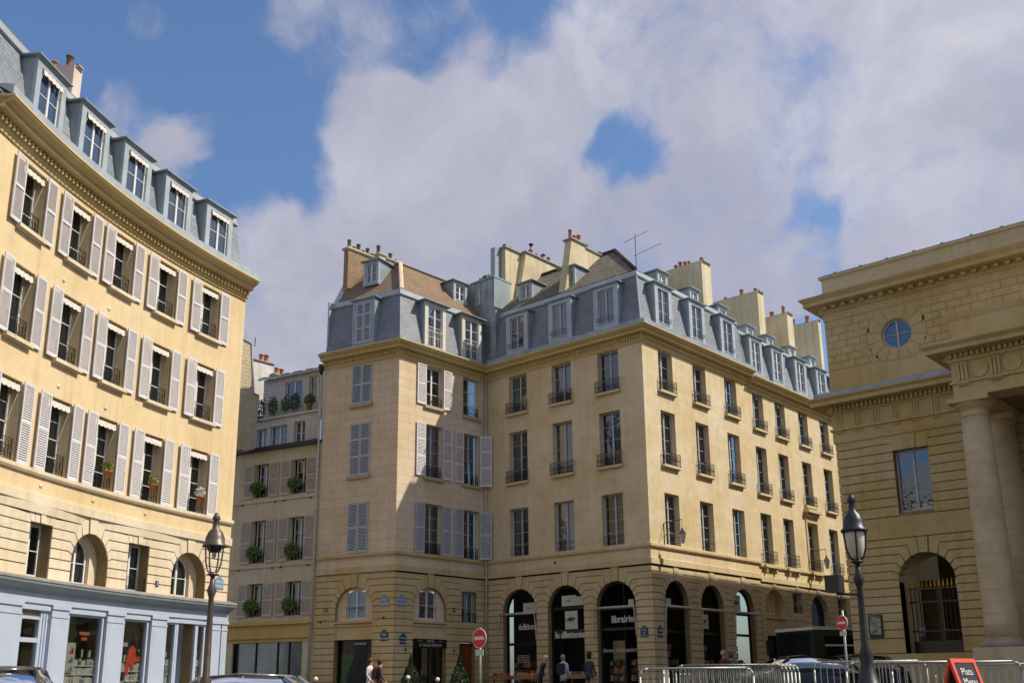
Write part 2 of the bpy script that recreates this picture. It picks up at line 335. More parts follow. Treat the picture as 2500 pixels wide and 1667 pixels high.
WM = {}
def link(name, me, mat=None, parent=None, W=None):
    o = bpy.data.objects.new(name, me); COL.objects.link(o)
    if mat is not None and me is not None and not me.materials: me.materials.append(mat)
    W = W or Matrix.Identity(4)
    WM[o.name] = W
    if parent is not None:
        o.parent = parent; o.matrix_basis = WM[parent.name].inverted() @ W
    else: o.matrix_basis = W
    return o
def obj(name, mb, mat, parent=None, W=None):
    """world-space builder -> one mesh object (verts made local to W)"""
    if W is not None:
        Wi = W.inverted(); mb.v = [tuple(Wi @ Vector(p)) for p in mb.v]
    elif parent is not None:
        W = Matrix.Translation(WM[parent.name].translation); mb.v = [tuple(Vector(p)-W.translation) for p in mb.v]
    return link(name, mb.build(name), mat, parent, W)
def part(name, me, mat, parent, W): return link(name, me, mat, parent, W)
def thing(name, label, cat, loc=(0, 0, 0), group=None, W=None):
    W = W or Matrix.Translation(Vector(loc))
    o = link(name, None, None, None, W); o.empty_display_size = .3
    return tag(o, label, cat, group)
def tag(o, label, cat, group=None):
    o['label'] = label; o['category'] = cat
    if group: o['group'] = group
    return o
def struct(name, mb, mat):
    o = obj(name, mb, mat); o['kind'] = 'structure'; return o
CACHE = {}
def cached(key, fn):
    if key not in CACHE: CACHE[key] = fn()
    return CACHE[key]

# ------------------------------------------------------------------ facade frames
class Flat:
    def __init__(s, p0, p1, off=0.0):
        s.p0 = Vector((p0[0], p0[1], 0)); p1 = Vector((p1[0], p1[1], 0)); s.L = (p1-s.p0).length
        s.t = (p1-s.p0).normalized(); s.n = Vector((s.t.y, -s.t.x, 0)); s.off = off
    def P(s, a, z, d=0.0): return s.p0+s.t*a+s.n*(d+s.off)+Vector((0, 0, z))
    def M(s, a, z, d=0.0):
        p = s.P(a, z, d); t = s.t; n = -s.n
        return Matrix(((t.x, n.x, 0, p.x), (t.y, n.y, 0, p.y), (0, 0, 1, p.z), (0, 0, 0, 1)))
    def path(s, a0, a1): return [s.P(a0, 0), s.P(a1, 0)]
class Arc:
    """concave curved facade seen from the centre of the circle"""
    def __init__(s, c, R, ph0): s.c = c; s.R = R; s.ph0 = ph0
    def ang(s, a): return R_(s.ph0)-a/s.R
    def P(s, a, z, d=0.0):
        p = s.ang(a); r = s.R-d
        return Vector((s.c[0]+r*math.cos(p), s.c[1]+r*math.sin(p), z))
    def M(s, a, z, d=0.0):
        p = s.ang(a); n = Vector((math.cos(p), math.sin(p), 0)); t = Vector((math.sin(p), -math.cos(p), 0)); q = s.P(a, z, d)
        return Matrix(((t.x, n.x, 0, q.x), (t.y, n.y, 0, q.y), (0, 0, 1, q.z), (0, 0, 0, 1)))
    def path(s, a0, a1, n=26): return [s.P(a0+(a1-a0)*k/n, 0) for k in range(n+1)]

def wall(F, s0, s1, z0, z1, ops, depth=.3, seg=None, d=0.0, zl=()):
    """wall sheet with real openings and reveals. ops: (a0,a1,b0,b1,kind) kind 'r' rectangle, 'a' arch"""
    mb = MB()
    S = {round(s0, 4), round(s1, 4)}; Z = {round(z0, 4), round(z1, 4)} | {round(q, 4) for q in zl}
    for o in ops:
        S |= {round(o[0], 4), round(o[1], 4)}; Z |= {round(max(z0, o[2]), 4), round(min(z1, o[3]), 4)}
    if seg:
        k = s0
        while k < s1: S.add(round(k, 4)); k += seg
    S = sorted(q for q in S if s0-1e-3 <= q <= s1+1e-3); Z = sorted(q for q in Z if z0-1e-3 <= q <= z1+1e-3)
    for i in range(len(S)-1):
        for j in range(len(Z)-1):
            cs = (S[i]+S[i+1])/2; cz = (Z[j]+Z[j+1])/2
            if S[i+1]-S[i] < 1e-5 or Z[j+1]-Z[j] < 1e-5: continue
            if any(o[0] < cs < o[1] and o[2] < cz < o[3] for o in ops): continue
            q = [(S[i], Z[j]), (S[i+1], Z[j]), (S[i+1], Z[j+1]), (S[i], Z[j+1])]
            mb.poly([F.P(a, b, d) for a, b in q], q)
    for o in ops:
        a0, a1, b0, b1, k = o[:5]; dp = o[5] if len(o) > 5 else depth
        b0 = max(b0, z0)
        if k == 'r': out = [(a0, b0), (a1, b0), (a1, b1), (a0, b1)]
        else:
            c = (a0+a1)/2; r = (a1-a0)/2; zs = b1-r; n = 14
            arc = [(c+r*math.cos(math.pi*i/n), zs+r*math.sin(math.pi*i/n)) for i in range(n+1)]
            out = [(a0, b0), (a1, b0)]+arc
            for i in range(n):
                p, q = arc[i], arc[i+1]
                w = [(p[0], p[1]), (p[0], b1), (q[0], b1), (q[0], q[1])]
                mb.poly([F.P(a, b, d) for a, b in w], w)
        for i in range(len(out)):
            p, q = out[i], out[(i+1) % len(out)]
            if abs(p[0]-q[0])+abs(p[1]-q[1]) < 1e-6: continue
            mb.poly([F.P(p[0], p[1], d), F.P(p[0], p[1], d-dp), F.P(q[0], q[1], d-dp), F.P(q[0], q[1], d)], [(p[0], p[1]), (p[0]+dp, p[1]), (q[0]+dp, q[1]), (q[0], q[1])])
    return mb

def arcpt(o, th):
    c = (o[0]+o[1])/2; r = (o[1]-o[0])/2; return (c+r*math.cos(th), o[3]-r+r*math.sin(th))
def rust(F, s0, s1, zs, ops, band, g=.035, th=.04, d0=-.04):
    """proud ashlar courses between recessed joints; joints bend round the arches. zs: joint heights downwards"""
    mb = MB(); lines = [band]+list(zs)
    def side(o, z, sgn, upper):
        # boundary points of joint line z next to opening o on side sgn (-1 left of it, +1 right)
        c = (o[0]+o[1])/2; r = (o[1]-o[0])/2
        if o[4] == 'r' :
            return [(c+sgn*r, z)]
        zsp = o[3]-r
        if z <= zsp+.02: return [(c+sgn*r, z)]
        if z >= band-1e-6:
            th_ = math.acos(min(.95, .19/r)); a = (c+sgn*.19, zsp+r*math.sin(th_)); b = (c+sgn*.23, z)
            return [b, a]
        fr = (z-zsp)/(band-zsp); th_ = R_(76*fr**1.15)
        a = (c+sgn*r*math.cos(th_), zsp+r*math.sin(th_)); L = (z-a[1])
        td = th_+R_(14)
        b = (c+sgn*(r*math.cos(th_)+L/math.tan(td)), z)
        k = g*.5*(-sgn if upper else sgn)
        if L < .03: return [(b[0], z)]
        return [b, (a[0]+k, a[1])] if True else None
    def arcseg(o, za, zb, sgn):
        c = (o[0]+o[1])/2; r = (o[1]-o[0])/2; zsp = o[3]-r
        def tt(z):
            if z <= zsp: return 0.0
            if z >= band-1e-6: return math.acos(min(.95, .19/r))
            return R_(76*((z-zsp)/(band-zsp))**1.15)
        ta, tb = tt(za), tt(zb)
        return [(c+sgn*r*math.cos(ta+(tb-ta)*k/4), zsp+r*math.sin(ta+(tb-ta)*k/4)) for k in range(1, 4)] if tb > ta+.01 else []
    for i in range(len(lines)-1):
        zt, zb = lines[i]-(g/2 if i else 0), lines[i+1]+g/2
        lz, lb = lines[i], lines[i+1]
        act = sorted([o for o in ops if o[2] < (zt+zb)/2 and (o[3] > zb+.02 or (o[4] == 'a' and band-o[3] < .95 and o[3] > 3))], key=lambda o: o[0])
        act = [o for o in act if not (o[4] == 'r' and o[3] < zb+.02)]
        edges = [None]+act+[None]
        for L, Rr in zip(edges[:-1], edges[1:]):
            top = []; bot = []
            if L is None: left = [(s0, zb), (s0, zt)]
            else:
                lo = side(L, lb, +1, True); hi = side(L, lz, +1, False)
                left = [(p[0], p[1]+(g/2)) for p in lo] if L[4] == 'a' else [(lo[0][0], zb)]
                if L[4] == 'a': left += arcseg(L, lb, lz, +1)
                left += [(p[0], p[1]-(g/2 if i else 0)) for p in hi[::-1]] if L[4] == 'a' else [(hi[0][0], zt)]
            if Rr is None: right = [(s1, zt), (s1, zb)]
            else:
                lo = side(Rr, lb, -1, True); hi = side(Rr, lz, -1, False)
                right = [(p[0], p[1]-(g/2 if i else 0)) for p in hi] if Rr[4] == 'a' else [(hi[0][0], zt)]
                if Rr[4] == 'a': right += arcseg(Rr, lb, lz, -1)[::-1]
                right += [(p[0], p[1]+g/2) for p in lo[::-1]] if Rr[4] == 'a' else [(lo[0][0], zb)]
            poly = left+right
            # split top edge long runs on curved walls is unnecessary (radius is large)
            if max(p[0] for p in poly)-min(p[0] for p in poly) < .04: continue
            mb.prism(poly, F, d0, d0+th)
        # keystones
    for o in ops:
        if o[4] == 'a' and o[3] > 3 and band-o[3] < .95:
            c = (o[0]+o[1])/2; mb.prism([(c-.15, o[3]-.01), (c+.15, o[3]-.01), (c+.19, band), (c-.19, band)], F, d0, d0+th+.03)
    return mb
def voussoirs(F, o, zt, n=5, sp=.32, d0=-.04, th=.045, g=.02):
    mb = MB(); a0, a1, z = o[0], o[1], o[3]
    for k in range(n):
        l = a0+(a1-a0)*k/n+g/2; r = a0+(a1-a0)*(k+1)/n-g/2; w = a1-a0+2*sp
        L = a0-sp+w*k/n+g/2; R2 = a0-sp+w*(k+1)/n-g/2
        pr = .03 if k == n//2 else 0
        mb.prism([(l, z), (r, z), (R2, zt), (L, zt)], F, d0, d0+th+pr)
    return mb

def sweep(mb, path, prof, closed=False, v0=0.0):
    """profile [(d,z)] swept along a plan path (mitred). outward = right-hand side of travel"""
    n = len(path); P = [Vector((p[0], p[1], 0)) for p in path]; offs = []
    for i in range(n):
        a = P[i-1] if (i > 0 or closed) else None; b = P[(i+1) % n] if (i < n-1 or closed) else None
        def nr(u, v): t = (v-u).normalized(); return Vector((t.y, -t.x, 0))
        if a is None: m = nr(P[i], b)
        elif b is None: m = nr(a, P[i])
        else:
            n1, n2 = nr(a, P[i]), nr(P[i], b); m = (n1+n2); m = m/max(.2, m.dot(n1))
        offs.append(m)
    acc = 0.0; cum = [0.0]
    for i in range(1, n): acc += (P[i]-P[i-1]).length; cum.append(acc)
    pl = [v0]
    for j in range(1, len(prof)): pl.append(pl[-1]+math.hypot(prof[j][0]-prof[j-1][0], prof[j][1]-prof[j-1][1]))
    rng = n if closed else n-1
    for i in range(rng):
        k = (i+1) % n
        for j in range(len(prof)-1):
            (d0, z0), (d1, z1) = prof[j], prof[j+1]
            q = [P[i]+offs[i]*d0+Vector((0, 0, z0)), P[k]+offs[k]*d0+Vector((0, 0, z0)), P[k]+offs[k]*d1+Vector((0, 0, z1)), P[i]+offs[i]*d1+Vector((0, 0, z1))]
            u0, u1 = cum[i], cum[i]+(P[k]-P[i]).length
            mb.poly(q, [(u0, pl[j]), (u1, pl[j]), (u1, pl[j+1]), (u0, pl[j+1])])
    if not closed:
        for i in (0, n-1):
            mb.poly([P[i]+offs[i]*d+Vector((0, 0, z)) for d, z in prof])
    return mb
def dentils(mb, path, d0, d1, z0, z1, w, gap):
    for a, b in zip(path[:-1], path[1:]):
        a = Vector((a[0], a[1], 0)); b = Vector((b[0], b[1], 0)); L = (b-a).length; t = (b-a).normalized(); n = Vector((t.y, -t.x, 0))
        k = max(1, int(L/(w+gap))); st = L/k
        for i in range(k):
            p = a+t*(i*st+(st-w)/2)
            Mx = Matrix(((t.x, n.x, 0, p.x), (t.y, n.y, 0, p.y), (0, 0, 1, 0), (0, 0, 0, 1)))
            mb.box(0, w, d0, d1, z0, z1, Mx)
def slab(mb, F, a0, a1, z0, z1, d0, d1): mb.box(a0, a1, -d1, -d0, z0, z1, F.M(0, 0, 0)) if isinstance(F, Flat) else mb.box(-(a1-a0)/2, (a1-a0)/2, -d1, -d0, z0, z1, F.M((a0+a1)/2, 0, 0))

# ------------------------------------------------------------------ window kit (local: x along wall, y into wall, z up; origin bottom centre of the opening)
def m_frame(w, h, rows, bot=.0, fw=.05, mid=.085, bar=.022, arch=0.0):
    def f():
        mb = MB(); y0, y1 = 0, .05; hw = w/2
        hz = h-arch
        mb.box(-hw, -hw+fw, y0, y1, 0, hz); mb.box(hw-fw, hw, y0, y1, 0, hz); mb.box(-hw+fw, hw-fw, y0, y1, 0, fw*1.3)
        if arch <= 0: mb.box(-hw+fw, hw-fw, y0, y1, h-fw, h)
        else:
            n = 12; e = arch
            for k in range(n):
                t0, t1 = math.pi*k/n, math.pi*(k+1)/n
                P = [(hw*math.cos(t0), hz+e*math.sin(t0)), (hw*math.cos(t1), hz+e*math.sin(t1)), ((hw-fw)*math.cos(t1), hz+(e-fw)*math.sin(t1)), ((hw-fw)*math.cos(t0), hz+(e-fw)*math.sin(t0))]
                vs = [Vector((x, y0, z)) for x, z in P]+[Vector((x, y1, z)) for x, z in P]
                mb.mesh(vs, [(0, 1, 2, 3), (7, 6, 5, 4), (0, 4, 5, 1), (2, 6, 7, 3)])
        mb.box(-mid/2, mid/2, -.015, y1-.003, fw, h-fw)
        ih = h-2*fw-(arch*.15)
        for k in range(1, rows):
            z = fw+ih*k/rows
            mb.box(-hw+fw, -mid/2, .008, .04, z-bar/2, z+bar/2); mb.box(mid/2, hw-fw, .008, .04, z-bar/2, z+bar/2)
        return mb.build('window')
    return cached(('fr', round(w, 2), round(h, 2), rows, fw, mid, arch), f)
def m_pane(w, h, arch=0.0):
    def f():
        mb = MB()
        if arch <= 0: mb.poly([(-w/2+.03, .028, .03), (w/2-.03, .028, .03), (w/2-.03, .028, h-.03), (-w/2+.03, .028, h-.03)])
        else:
            n = 12; hz = h-arch; pts = [(-w/2+.03, .028, .03), (w/2-.03, .028, .03)]+[((w/2-.03)*math.cos(math.pi*k/n), .028, hz+(arch-.03)*math.sin(math.pi*k/n)) for k in range(n+1)]
            mb.poly(pts)
        return mb.build('pane')
    return cached(('pa', round(w, 2), round(h, 2), arch), f)
def m_curtain(w, h, var):
    def f():
        mb = MB(); rnd = random.Random(var*7+1)
        def sheet(x0, x1, z0, z1, amp=.025, y=.14, n=26, taper=0.0):
            vs = []; fs = []
            for i in range(n+1):
                u = i/n; x = x0+(x1-x0)*u; yy = y+amp*math.sin(u*(x1-x0)/w*62+var)
                xb = x0+(x1-x0)*u*(1-taper)
                vs += [(xb, yy, z0), (x, yy, z1)]
                if i: k = 2*i; fs.append((k-2, k, k+1, k-1))
            mb.mesh(vs, fs, smooth=True)
        if var == 0: sheet(-w/2, -.02, .02, h); sheet(.02, w/2, .02, h)
        elif var == 1: sheet(-w/2, -w*.12, .02, h, taper=.45); sheet(w/2, w*.12, .02, h, taper=.45)
        elif var == 2: mb.poly([(-w/2, .12, h*.35), (w/2, .12, h*.35), (w/2, .12, h), (-w/2, .12, h)])
        elif var == 3: sheet(-w/2, -w*.2, .02, h)
        elif var == 4: sheet(w*.18, w/2, .02, h)
        elif var == 5: mb.poly([(-w/2, .12, .02), (w/2, .12, .02), (w/2, .12, h), (-w/2, .12, h)])
        return mb.build('curtain')
    return cached(('cu', round(w, 2), round(h, 2), var), f)
def m_shutter(w, h, mids=(.5,)):
    """one louvred leaf, hinge edge at x=0, leaf to +x"""
    def f():
        mb = MB(); st = .055; y0, y1 = -.035, 0
        mb.box(0, st, y0, y1, 0, h); mb.box(w-st, w, y0, y1, 0, h)
        rails = [(0, .09), (h-.07, h)]+[(h*m-.04, h*m+.04) for m in mids]
        rails.sort()
        for a, b in rails: mb.box(st, w-st, y0+.002, y1-.002, a, b)
        for (a, b), (c, d) in zip(rails[:-1], rails[1:]):
            z = b+.012
            while z < c-.02:
                mb.mesh([(st, y0+.004, z), (w-st, y0+.004, z), (w-st, y1-.006, z+.034), (st, y1-.006, z+.034), (st, y0+.004, z-.012), (w-st, y0+.004, z-.012), (w-st, y1-.006, z+.022), (st, y1-.006, z+.022)],
                        [(0, 1, 2, 3), (7, 6, 5, 4), (0, 4, 5, 1), (3, 2, 6, 7)]); z += .066
        return mb.build('shutter')
    return cached(('sh', round(w, 2), round(h, 2), mids), f)
def m_rail(w, h, style, proj=.0):
    """window guard; local y=0 is wall face, negative is outwards"""
    def f():
        mb = MB(); hw = w/2; y = -proj; r = .009
        def B(x0, z0, x1, z1, rr=r): mb.bar((x0, y, z0), (x1, y, z1), rr, 4)
        if style == 'two':
            for z in (h*.35, h): mb.bar((-hw-.06, y, z), (hw+.06, y, z), .011, 5)
            for x in (-hw, hw): mb.bar((x, y, h*.35-.02), (x, y, h+.02), .006, 4)
        elif style == 'one':
            mb.bar((-hw, y, h), (hw, y, h), .012, 5); mb.bar((-hw, y, h-.1), (hw, y, h-.1), .006, 4)
        else:
            B(-hw, h, hw, h, .014); B(-hw, .03, hw, .03, .011); B(-hw, h-.06, hw, h-.06)
            for x in (-hw, hw): B(x, 0, x, h, .013)
            if proj > .02:
                for x in (-hw, hw):
                    for z in (h, .03): mb.bar((x, y, z), (x, .02, z), .012, 4)
            if style == 'loop':
                n = max(5, round(w/.105)); st = w/n
                for k in range(n):
                    x = -hw+st*(k+.5); a, b = .06, h-.09
                    P = [(x-st*.32, a+.02), (x-st*.32, b-.05), (x, b), (x+st*.32, b-.05), (x+st*.32, a+.02), (x, a-.02), (x-st*.32, a+.02)]
                    for p, q in zip(P[:-1], P[1:]): B(*p, *q, .007)
                    c = (a+b)/2
                    for p, q in (((x-.02, c), (x, c+.03)), ((x, c+.03), (x+.02, c)), ((x+.02, c), (x, c-.03)), ((x, c-.03), (x-.02, c))): B(*p, *q, .008)
            elif style == 'ornate':
                n = max(3, round(w/.26)); st = w/n
                for k in range(n):
                    x = -hw+st*(k+.5); z = h*.46
                    for rr, cx_, cz in ((.085, -.06, .03), (.085, .06, .03), (.05, -.05, -.12), (.05, .05, -.12), (.045, 0, .14)):
                        P = [(x+cx_+rr*math.cos(t*math.pi/5), z+cz+rr*math.sin(t*math.pi/5)) for t in range(11)]
                        for p, q in zip(P[:-1], P[1:]): B(*p, *q, .008)
                    B(x-st/2, .03, x-st/2, h-.06, .008)
                    B(x, .03, x, h-.06, .006)
            elif style == 'cross':
                n = max(3, round(w/.19)); st = w/n
                for k in range(n):
                    x = -hw+st*k; B(x, .03, x+st, h-.06, .008); B(x+st, .03, x, h-.06, .008)
                    P = [(x+st/2+.045*math.cos(t*math.pi/4), h*.45+.045*math.sin(t*math.pi/4)) for t in range(9)]
                    for p, q in zip(P[:-1], P[1:]): B(*p, *q, .008)
                    B(x, .03, x, h-.06, .006)
            elif style == 'bars':
                n = max(4, round(w/.11)); st = w/n
                for k in range(n): B(-hw+st*(k+.5), .03, -hw+st*(k+.5), h-.06, .007)
        return mb.build('railing')
    return cached(('ra', round(w, 2), round(h, 2), style, proj), f)
def m_sill(w, dep, h):
    def f():
        mb = MB(); mb.box(-w/2, w/2, -dep, 0, -h, 0); mb.box(-w/2+.03, w/2-.03, -dep*.6, 0, -h-.03, -h); return mb.build('sill')
    return cached(('si', round(w, 2), dep, h), f)

WN = [0]
def window(bld, F, s, z0, w, h, rows, depth=.26, frame='white', curt=None, cm='cur1', pane='glass', rail=None, railh=.4, proj=0.0, railm='iron', sill=None, sillm=None, arch=0.0, fw=.05, lift=0.0):
    WN[0] += 1
    Wm = F.M(s, z0+lift, -depth)
    fr = part('window', m_frame(w, h-lift, rows, arch=arch, fw=fw), M[frame], bld, Wm)
    part('pane', m_pane(w, h-lift, arch), M[pane], fr, Wm)
    if pane == 'glass':
        if curt is None: curt = random.choice([0, 1, 3, 4, 5, 1, 9])
        if curt < 9: part('curtain', m_curtain(w-.06, h-lift-arch*.6, curt), M[cm], fr, Wm)
    if rail: part('railing', m_rail(w-.02 if proj == 0 else w+.16, railh, rail, proj), M[railm], fr, F.M(s, z0, 0 if proj else -.09))
    if sill: part('sill', m_sill(w+.22, sill, .11), sillm or M['stAl'], fr, F.M(s, z0, 0))
    return fr
def shutters_open(bld, F, s, z0, w, h, mat, wl=None, sides='lr', mids=(.5,), d=.045, yaw=0.0):
    wl = wl or w/2
    for sd in sides:
        me = m_shutter(wl, h, mids)
        if sd == 'l': Wm = F.M(s-w/2, z0, d) @ Matrix.Rotation(math.pi+yaw, 4, 'Z') @ Matrix.Scale(-1, 4, (0, 1, 0))
        else: Wm = F.M(s+w/2, z0, d) @ Matrix.Rotation(yaw, 4, 'Z')
        part('shutter', me, M[mat], bld, Wm)
def shutters_closed(bld, F, s, z0, w, h, mat, mids=(.33, .66), d=.01):
    me = m_shutter(w/2-.01, h, mids)
    part('shutter', me, M[mat], bld, F.M(s-w/2, z0, d)); part('shutter', me, M[mat], bld, F.M(s+.01, z0, d))
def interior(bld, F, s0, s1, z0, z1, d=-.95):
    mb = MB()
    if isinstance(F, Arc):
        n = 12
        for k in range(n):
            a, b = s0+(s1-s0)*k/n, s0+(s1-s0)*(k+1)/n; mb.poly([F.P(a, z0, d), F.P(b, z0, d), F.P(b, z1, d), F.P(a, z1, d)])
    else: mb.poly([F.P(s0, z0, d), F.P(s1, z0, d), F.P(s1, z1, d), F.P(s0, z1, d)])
    obj('dark_backing', mb, M['dark'], bld)  # black sheet behind the windows; its colour stands in for unlit rooms
def dormer(bld, F, s, z0, z1, w, out=.12, back=.9, shut=False, rows=3, win_w=None, frame='white', rail=None, cap=.12, awn=False, pane='glassb', boxm='zinc', facem='zincl', curt=9, frw=.17, base=.16):
    win_w = win_w or w-2*frw; hw = w/2; iw = win_w/2; h = z1-z0
    def f():
        mb = MB()
        y0, y1 = 0, .10
        mb.box(-hw, -iw, y0, y1, 0, h); mb.box(iw, hw, y0, y1, 0, h); mb.box(-iw, iw, y0, y1, h-frw, h); mb.box(-iw, iw, y0, y1, 0, base)
        mb.box(-iw-.0, iw, -.03, .0, base-.05, base-.01)
        return mb.build('dormer')
    Wm = F.M(s, z0, out)
    dm = part('dormer', cached(('dm', round(w, 2), round(h, 2), round(win_w, 2), frw, base), f), M[facem], bld, Wm)
    def g():
        mb = MB(); mb.box(-hw, -hw+.02, .1, back, 0, h); mb.box(hw-.02, hw, .1, back, 0, h); mb.box(-hw, hw, .12, back, h-.02, h); return mb.build('cheek')
    part('cheek', cached(('ck', round(w, 2), round(h, 2), back), g), M[boxm], dm, Wm)
    def c():
        mb = MB(); mb.box(-hw-cap, hw+cap, -cap, back+.05, h, h+.045)
        mb.mesh([(-hw-cap, -cap, h+.045), (hw+cap, -cap, h+.045), (hw+cap*.6, back+.05, h+.045), (-hw-cap*.6, back+.05, h+.045), (-hw, -cap*.2, h+.10), (hw, -cap*.2, h+.10), (hw, back, h+.11), (-hw, back, h+.11)], [(0, 1, 5, 4), (1, 2, 6, 5), (3, 0, 4, 7), (4, 5, 6, 7)])
        mb.box(-hw-cap*.5, hw+cap*.5, -cap*.5, .0, h-.04, h)
        return mb.build('dormer_hood')
    part('dormer_hood', cached(('dh', round(w, 2), round(h, 2), cap, back), c), M['zinc'], dm, Wm)
    ih = h-frw-base; W2 = F.M(s, z0+base, out-.075)
    if shut:
        me = m_shutter(iw-.01, ih, (.36, .7))
        part('shutter', me, M['shutg'], dm, F.M(s-iw, z0+base, out-.03)); part('shutter', me, M['shutg'], dm, F.M(s+.01, z0+base, out-.03))
    else:
        part('window_frame', m_frame(win_w, ih, rows), M[frame], dm, W2); part('pane', m_pane(win_w, ih), M[pane], dm, W2)
    if rail: part('railing', m_rail(win_w, rail[1], rail[0], 0), M[rail[2]], dm, F.M(s, z0+base, out+.01))
    return dm
def text_mesh(body, size, extrude=.006, offset=0.0, shear=0.0, space=1.0, align='CENTER'):
    cu = bpy.data.curves.new('txt', 'FONT'); cu.body = body; cu.size = size; cu.extrude = extrude; cu.offset = offset; cu.shear = shear; cu.space_character = space
    cu.align_x = align; cu.align_y = 'CENTER'; cu.resolution_u = 3
    o = bpy.data.objects.new('txt', cu); COL.objects.link(o); bpy.context.view_layer.update()
    me = bpy.data.meshes.new_from_object(o.evaluated_get(bpy.context.evaluated_depsgraph_get()))
    bpy.data.objects.remove(o); bpy.data.curves.remove(cu); return me
TXT = Matrix.Rotation(math.pi/2, 4, 'X')     # text plane xy -> facade xz, facing out
def lettering(parent, F, s, z, d, body, size, mat, name='lettering', **kw):
    me = text_mesh(body, size, **kw); return part(name, me, M[mat], parent, F.M(s, z, d) @ TXT)
# ================================================================== SETTING
def gz(x, y):
    """gentle fall of the square towards the left (curved) side"""
    a = min(1, max(0, (26-y)/14)); b = min(1, max(0, (-x-3)/10)); a = a*a*(3-2*a); b = b*b*(3-2*b)
    return -.38*a*b
mb = MB(); N = 60
xs = [-300, -120, -70]+[-56+i*1.2 for i in range(56)]+[20, 60, 140, 300]; ys = [-250, -100, -40]+[-10+i*1.4 for i in range(58)]+[90, 150, 300]
vs = [(x, y, gz(x, y)) for y in ys for x in xs]; nx = len(xs)
mb.mesh(vs, [(j*nx+i, j*nx+i+1, (j+1)*nx+i+1, (j+1)*nx+i) for j in range(len(ys)-1) for i in range(nx-1)])
struct('ground', mb, M['asph'])
def pavement(name, path, w, z=.12):
    mb = MB(); sweep(mb, path, [(w, -.5), (w, z), (0, z)]); 
    k = MB(); sweep(k, path, [(w+.16, -.5), (w+.16, z+.004), (w, z+.004)])
    struct(name, mb, M['pave']); struct('kerb', k, M['kerb'])

# facade frames ----------------------------------------------------
FD1 = Flat((-34.25, 36.95), (-24.65, 36.95)); FD2 = Flat((-24.65, 36.95), (-24.65, 46.53)); FE = Flat((-24.66, 46.55), (-24.66, 60.6))
FC1 = Flat((-38.6, 30.07), (-34.25, 31.0)); FC2 = Flat((-34.25, 31.0), (-34.25, 36.95))
tC = FC1.t
bL = (-38.6-tC.x*8.0, 30.07-tC.y*8.0)
FB = Flat(bL, (-38.6, 30.07))
FA = Arc((0.6, 30.12), 33.94, 216.5); SA0, SA1 = -1.24, 12.47
FT = Flat((-13.87, 32.0), (6.0, 32.0)); FTL = Flat((-13.87, 64.0), (-13.87, 32.0))
pavement('pavement', [(-46.4, 28.4), (-38.6, 30.07), (-34.25, 31.0), (-34.25, 36.95), (-24.65, 36.95), (-24.65, 60)], 2.2)
pavement('pavement', FA.path(SA0-3, SA1), 2.6, z=.02)
pavement('pavement', [(-13.87, 64), (-13.87, 32), (6, 32)], 2.0)

def sweep2(mb, path, prof, prev=None, nxt=None, caps=(True, True)):
    """sweep with mitres towards neighbours that belong to other buildings"""
    P = ([prev] if prev else [])+list(path)+([nxt] if nxt else [])
    t = MB(); sweep(t, P, prof)
    # drop the helper segments at the ends
    nseg = len(P)-1; per = len(prof)-1
    lo = per if prev else 0; hi = nseg*per-(per if nxt else 0)
    keep = list(range(lo, hi))
    ncap = len(t.f)-2
    for k in keep:
        f = t.f[k]; mb.poly([t.v[a] for a in f], t.uv[k])
    if caps[0] and not prev: mb.poly([t.v[a] for a in t.f[ncap]])
    if caps[1] and not nxt: mb.poly([t.v[a] for a in t.f[ncap+1]])

def cornice_prof(z): return [(0, z-.62), (.05, z-.62), (.06, z-.55), (.11, z-.50), (.11, z-.27), (.30, z-.24), (.38, z-.22), (.38, z-.12), (.46, z-.09), (.57, z-.01), (.60, z+.02), (.60, z+.06), (0, z+.09)]
LEDGE = [(0, 6.37), (.07, 6.37), (.11, 6.43), (.11, 6.53), (0, 6.56)]
BANDP = [(0, 5.67), (.08, 5.67), (.08, 5.92), (0, 5.95)]
def shift(p, dz=0, dd=0): return [(d+dd, z+dz) for d, z in p]
def V2(v): return (v.x, v.y) if isinstance(v, Vector) else v

def roof_plane(name, pts, mat, parent, uaxis=None):
    """sloping roof sheet with courses measured along the slope; pts in order, first edge = eaves"""
    p = [Vector(q) for q in pts]; e = (p[1]-p[0]).normalized(); n = e.cross(p[-1]-p[0]).normalized(); u = n.cross(e)
    mb = MB(); uv = [((q-p[0]).dot(e), (q-p[0]).dot(u)) for q in p]
    mb.poly(p, uv); lo = [q-n*.08 if n.z > 0 else q+n*.08 for q in p]; mb.poly(lo[::-1], uv[::-1])
    for i in range(len(p)):
        j = (i+1) % len(p); mb.poly([p[j], p[i], lo[i], lo[j]])
    return obj(name, mb, mat, parent)

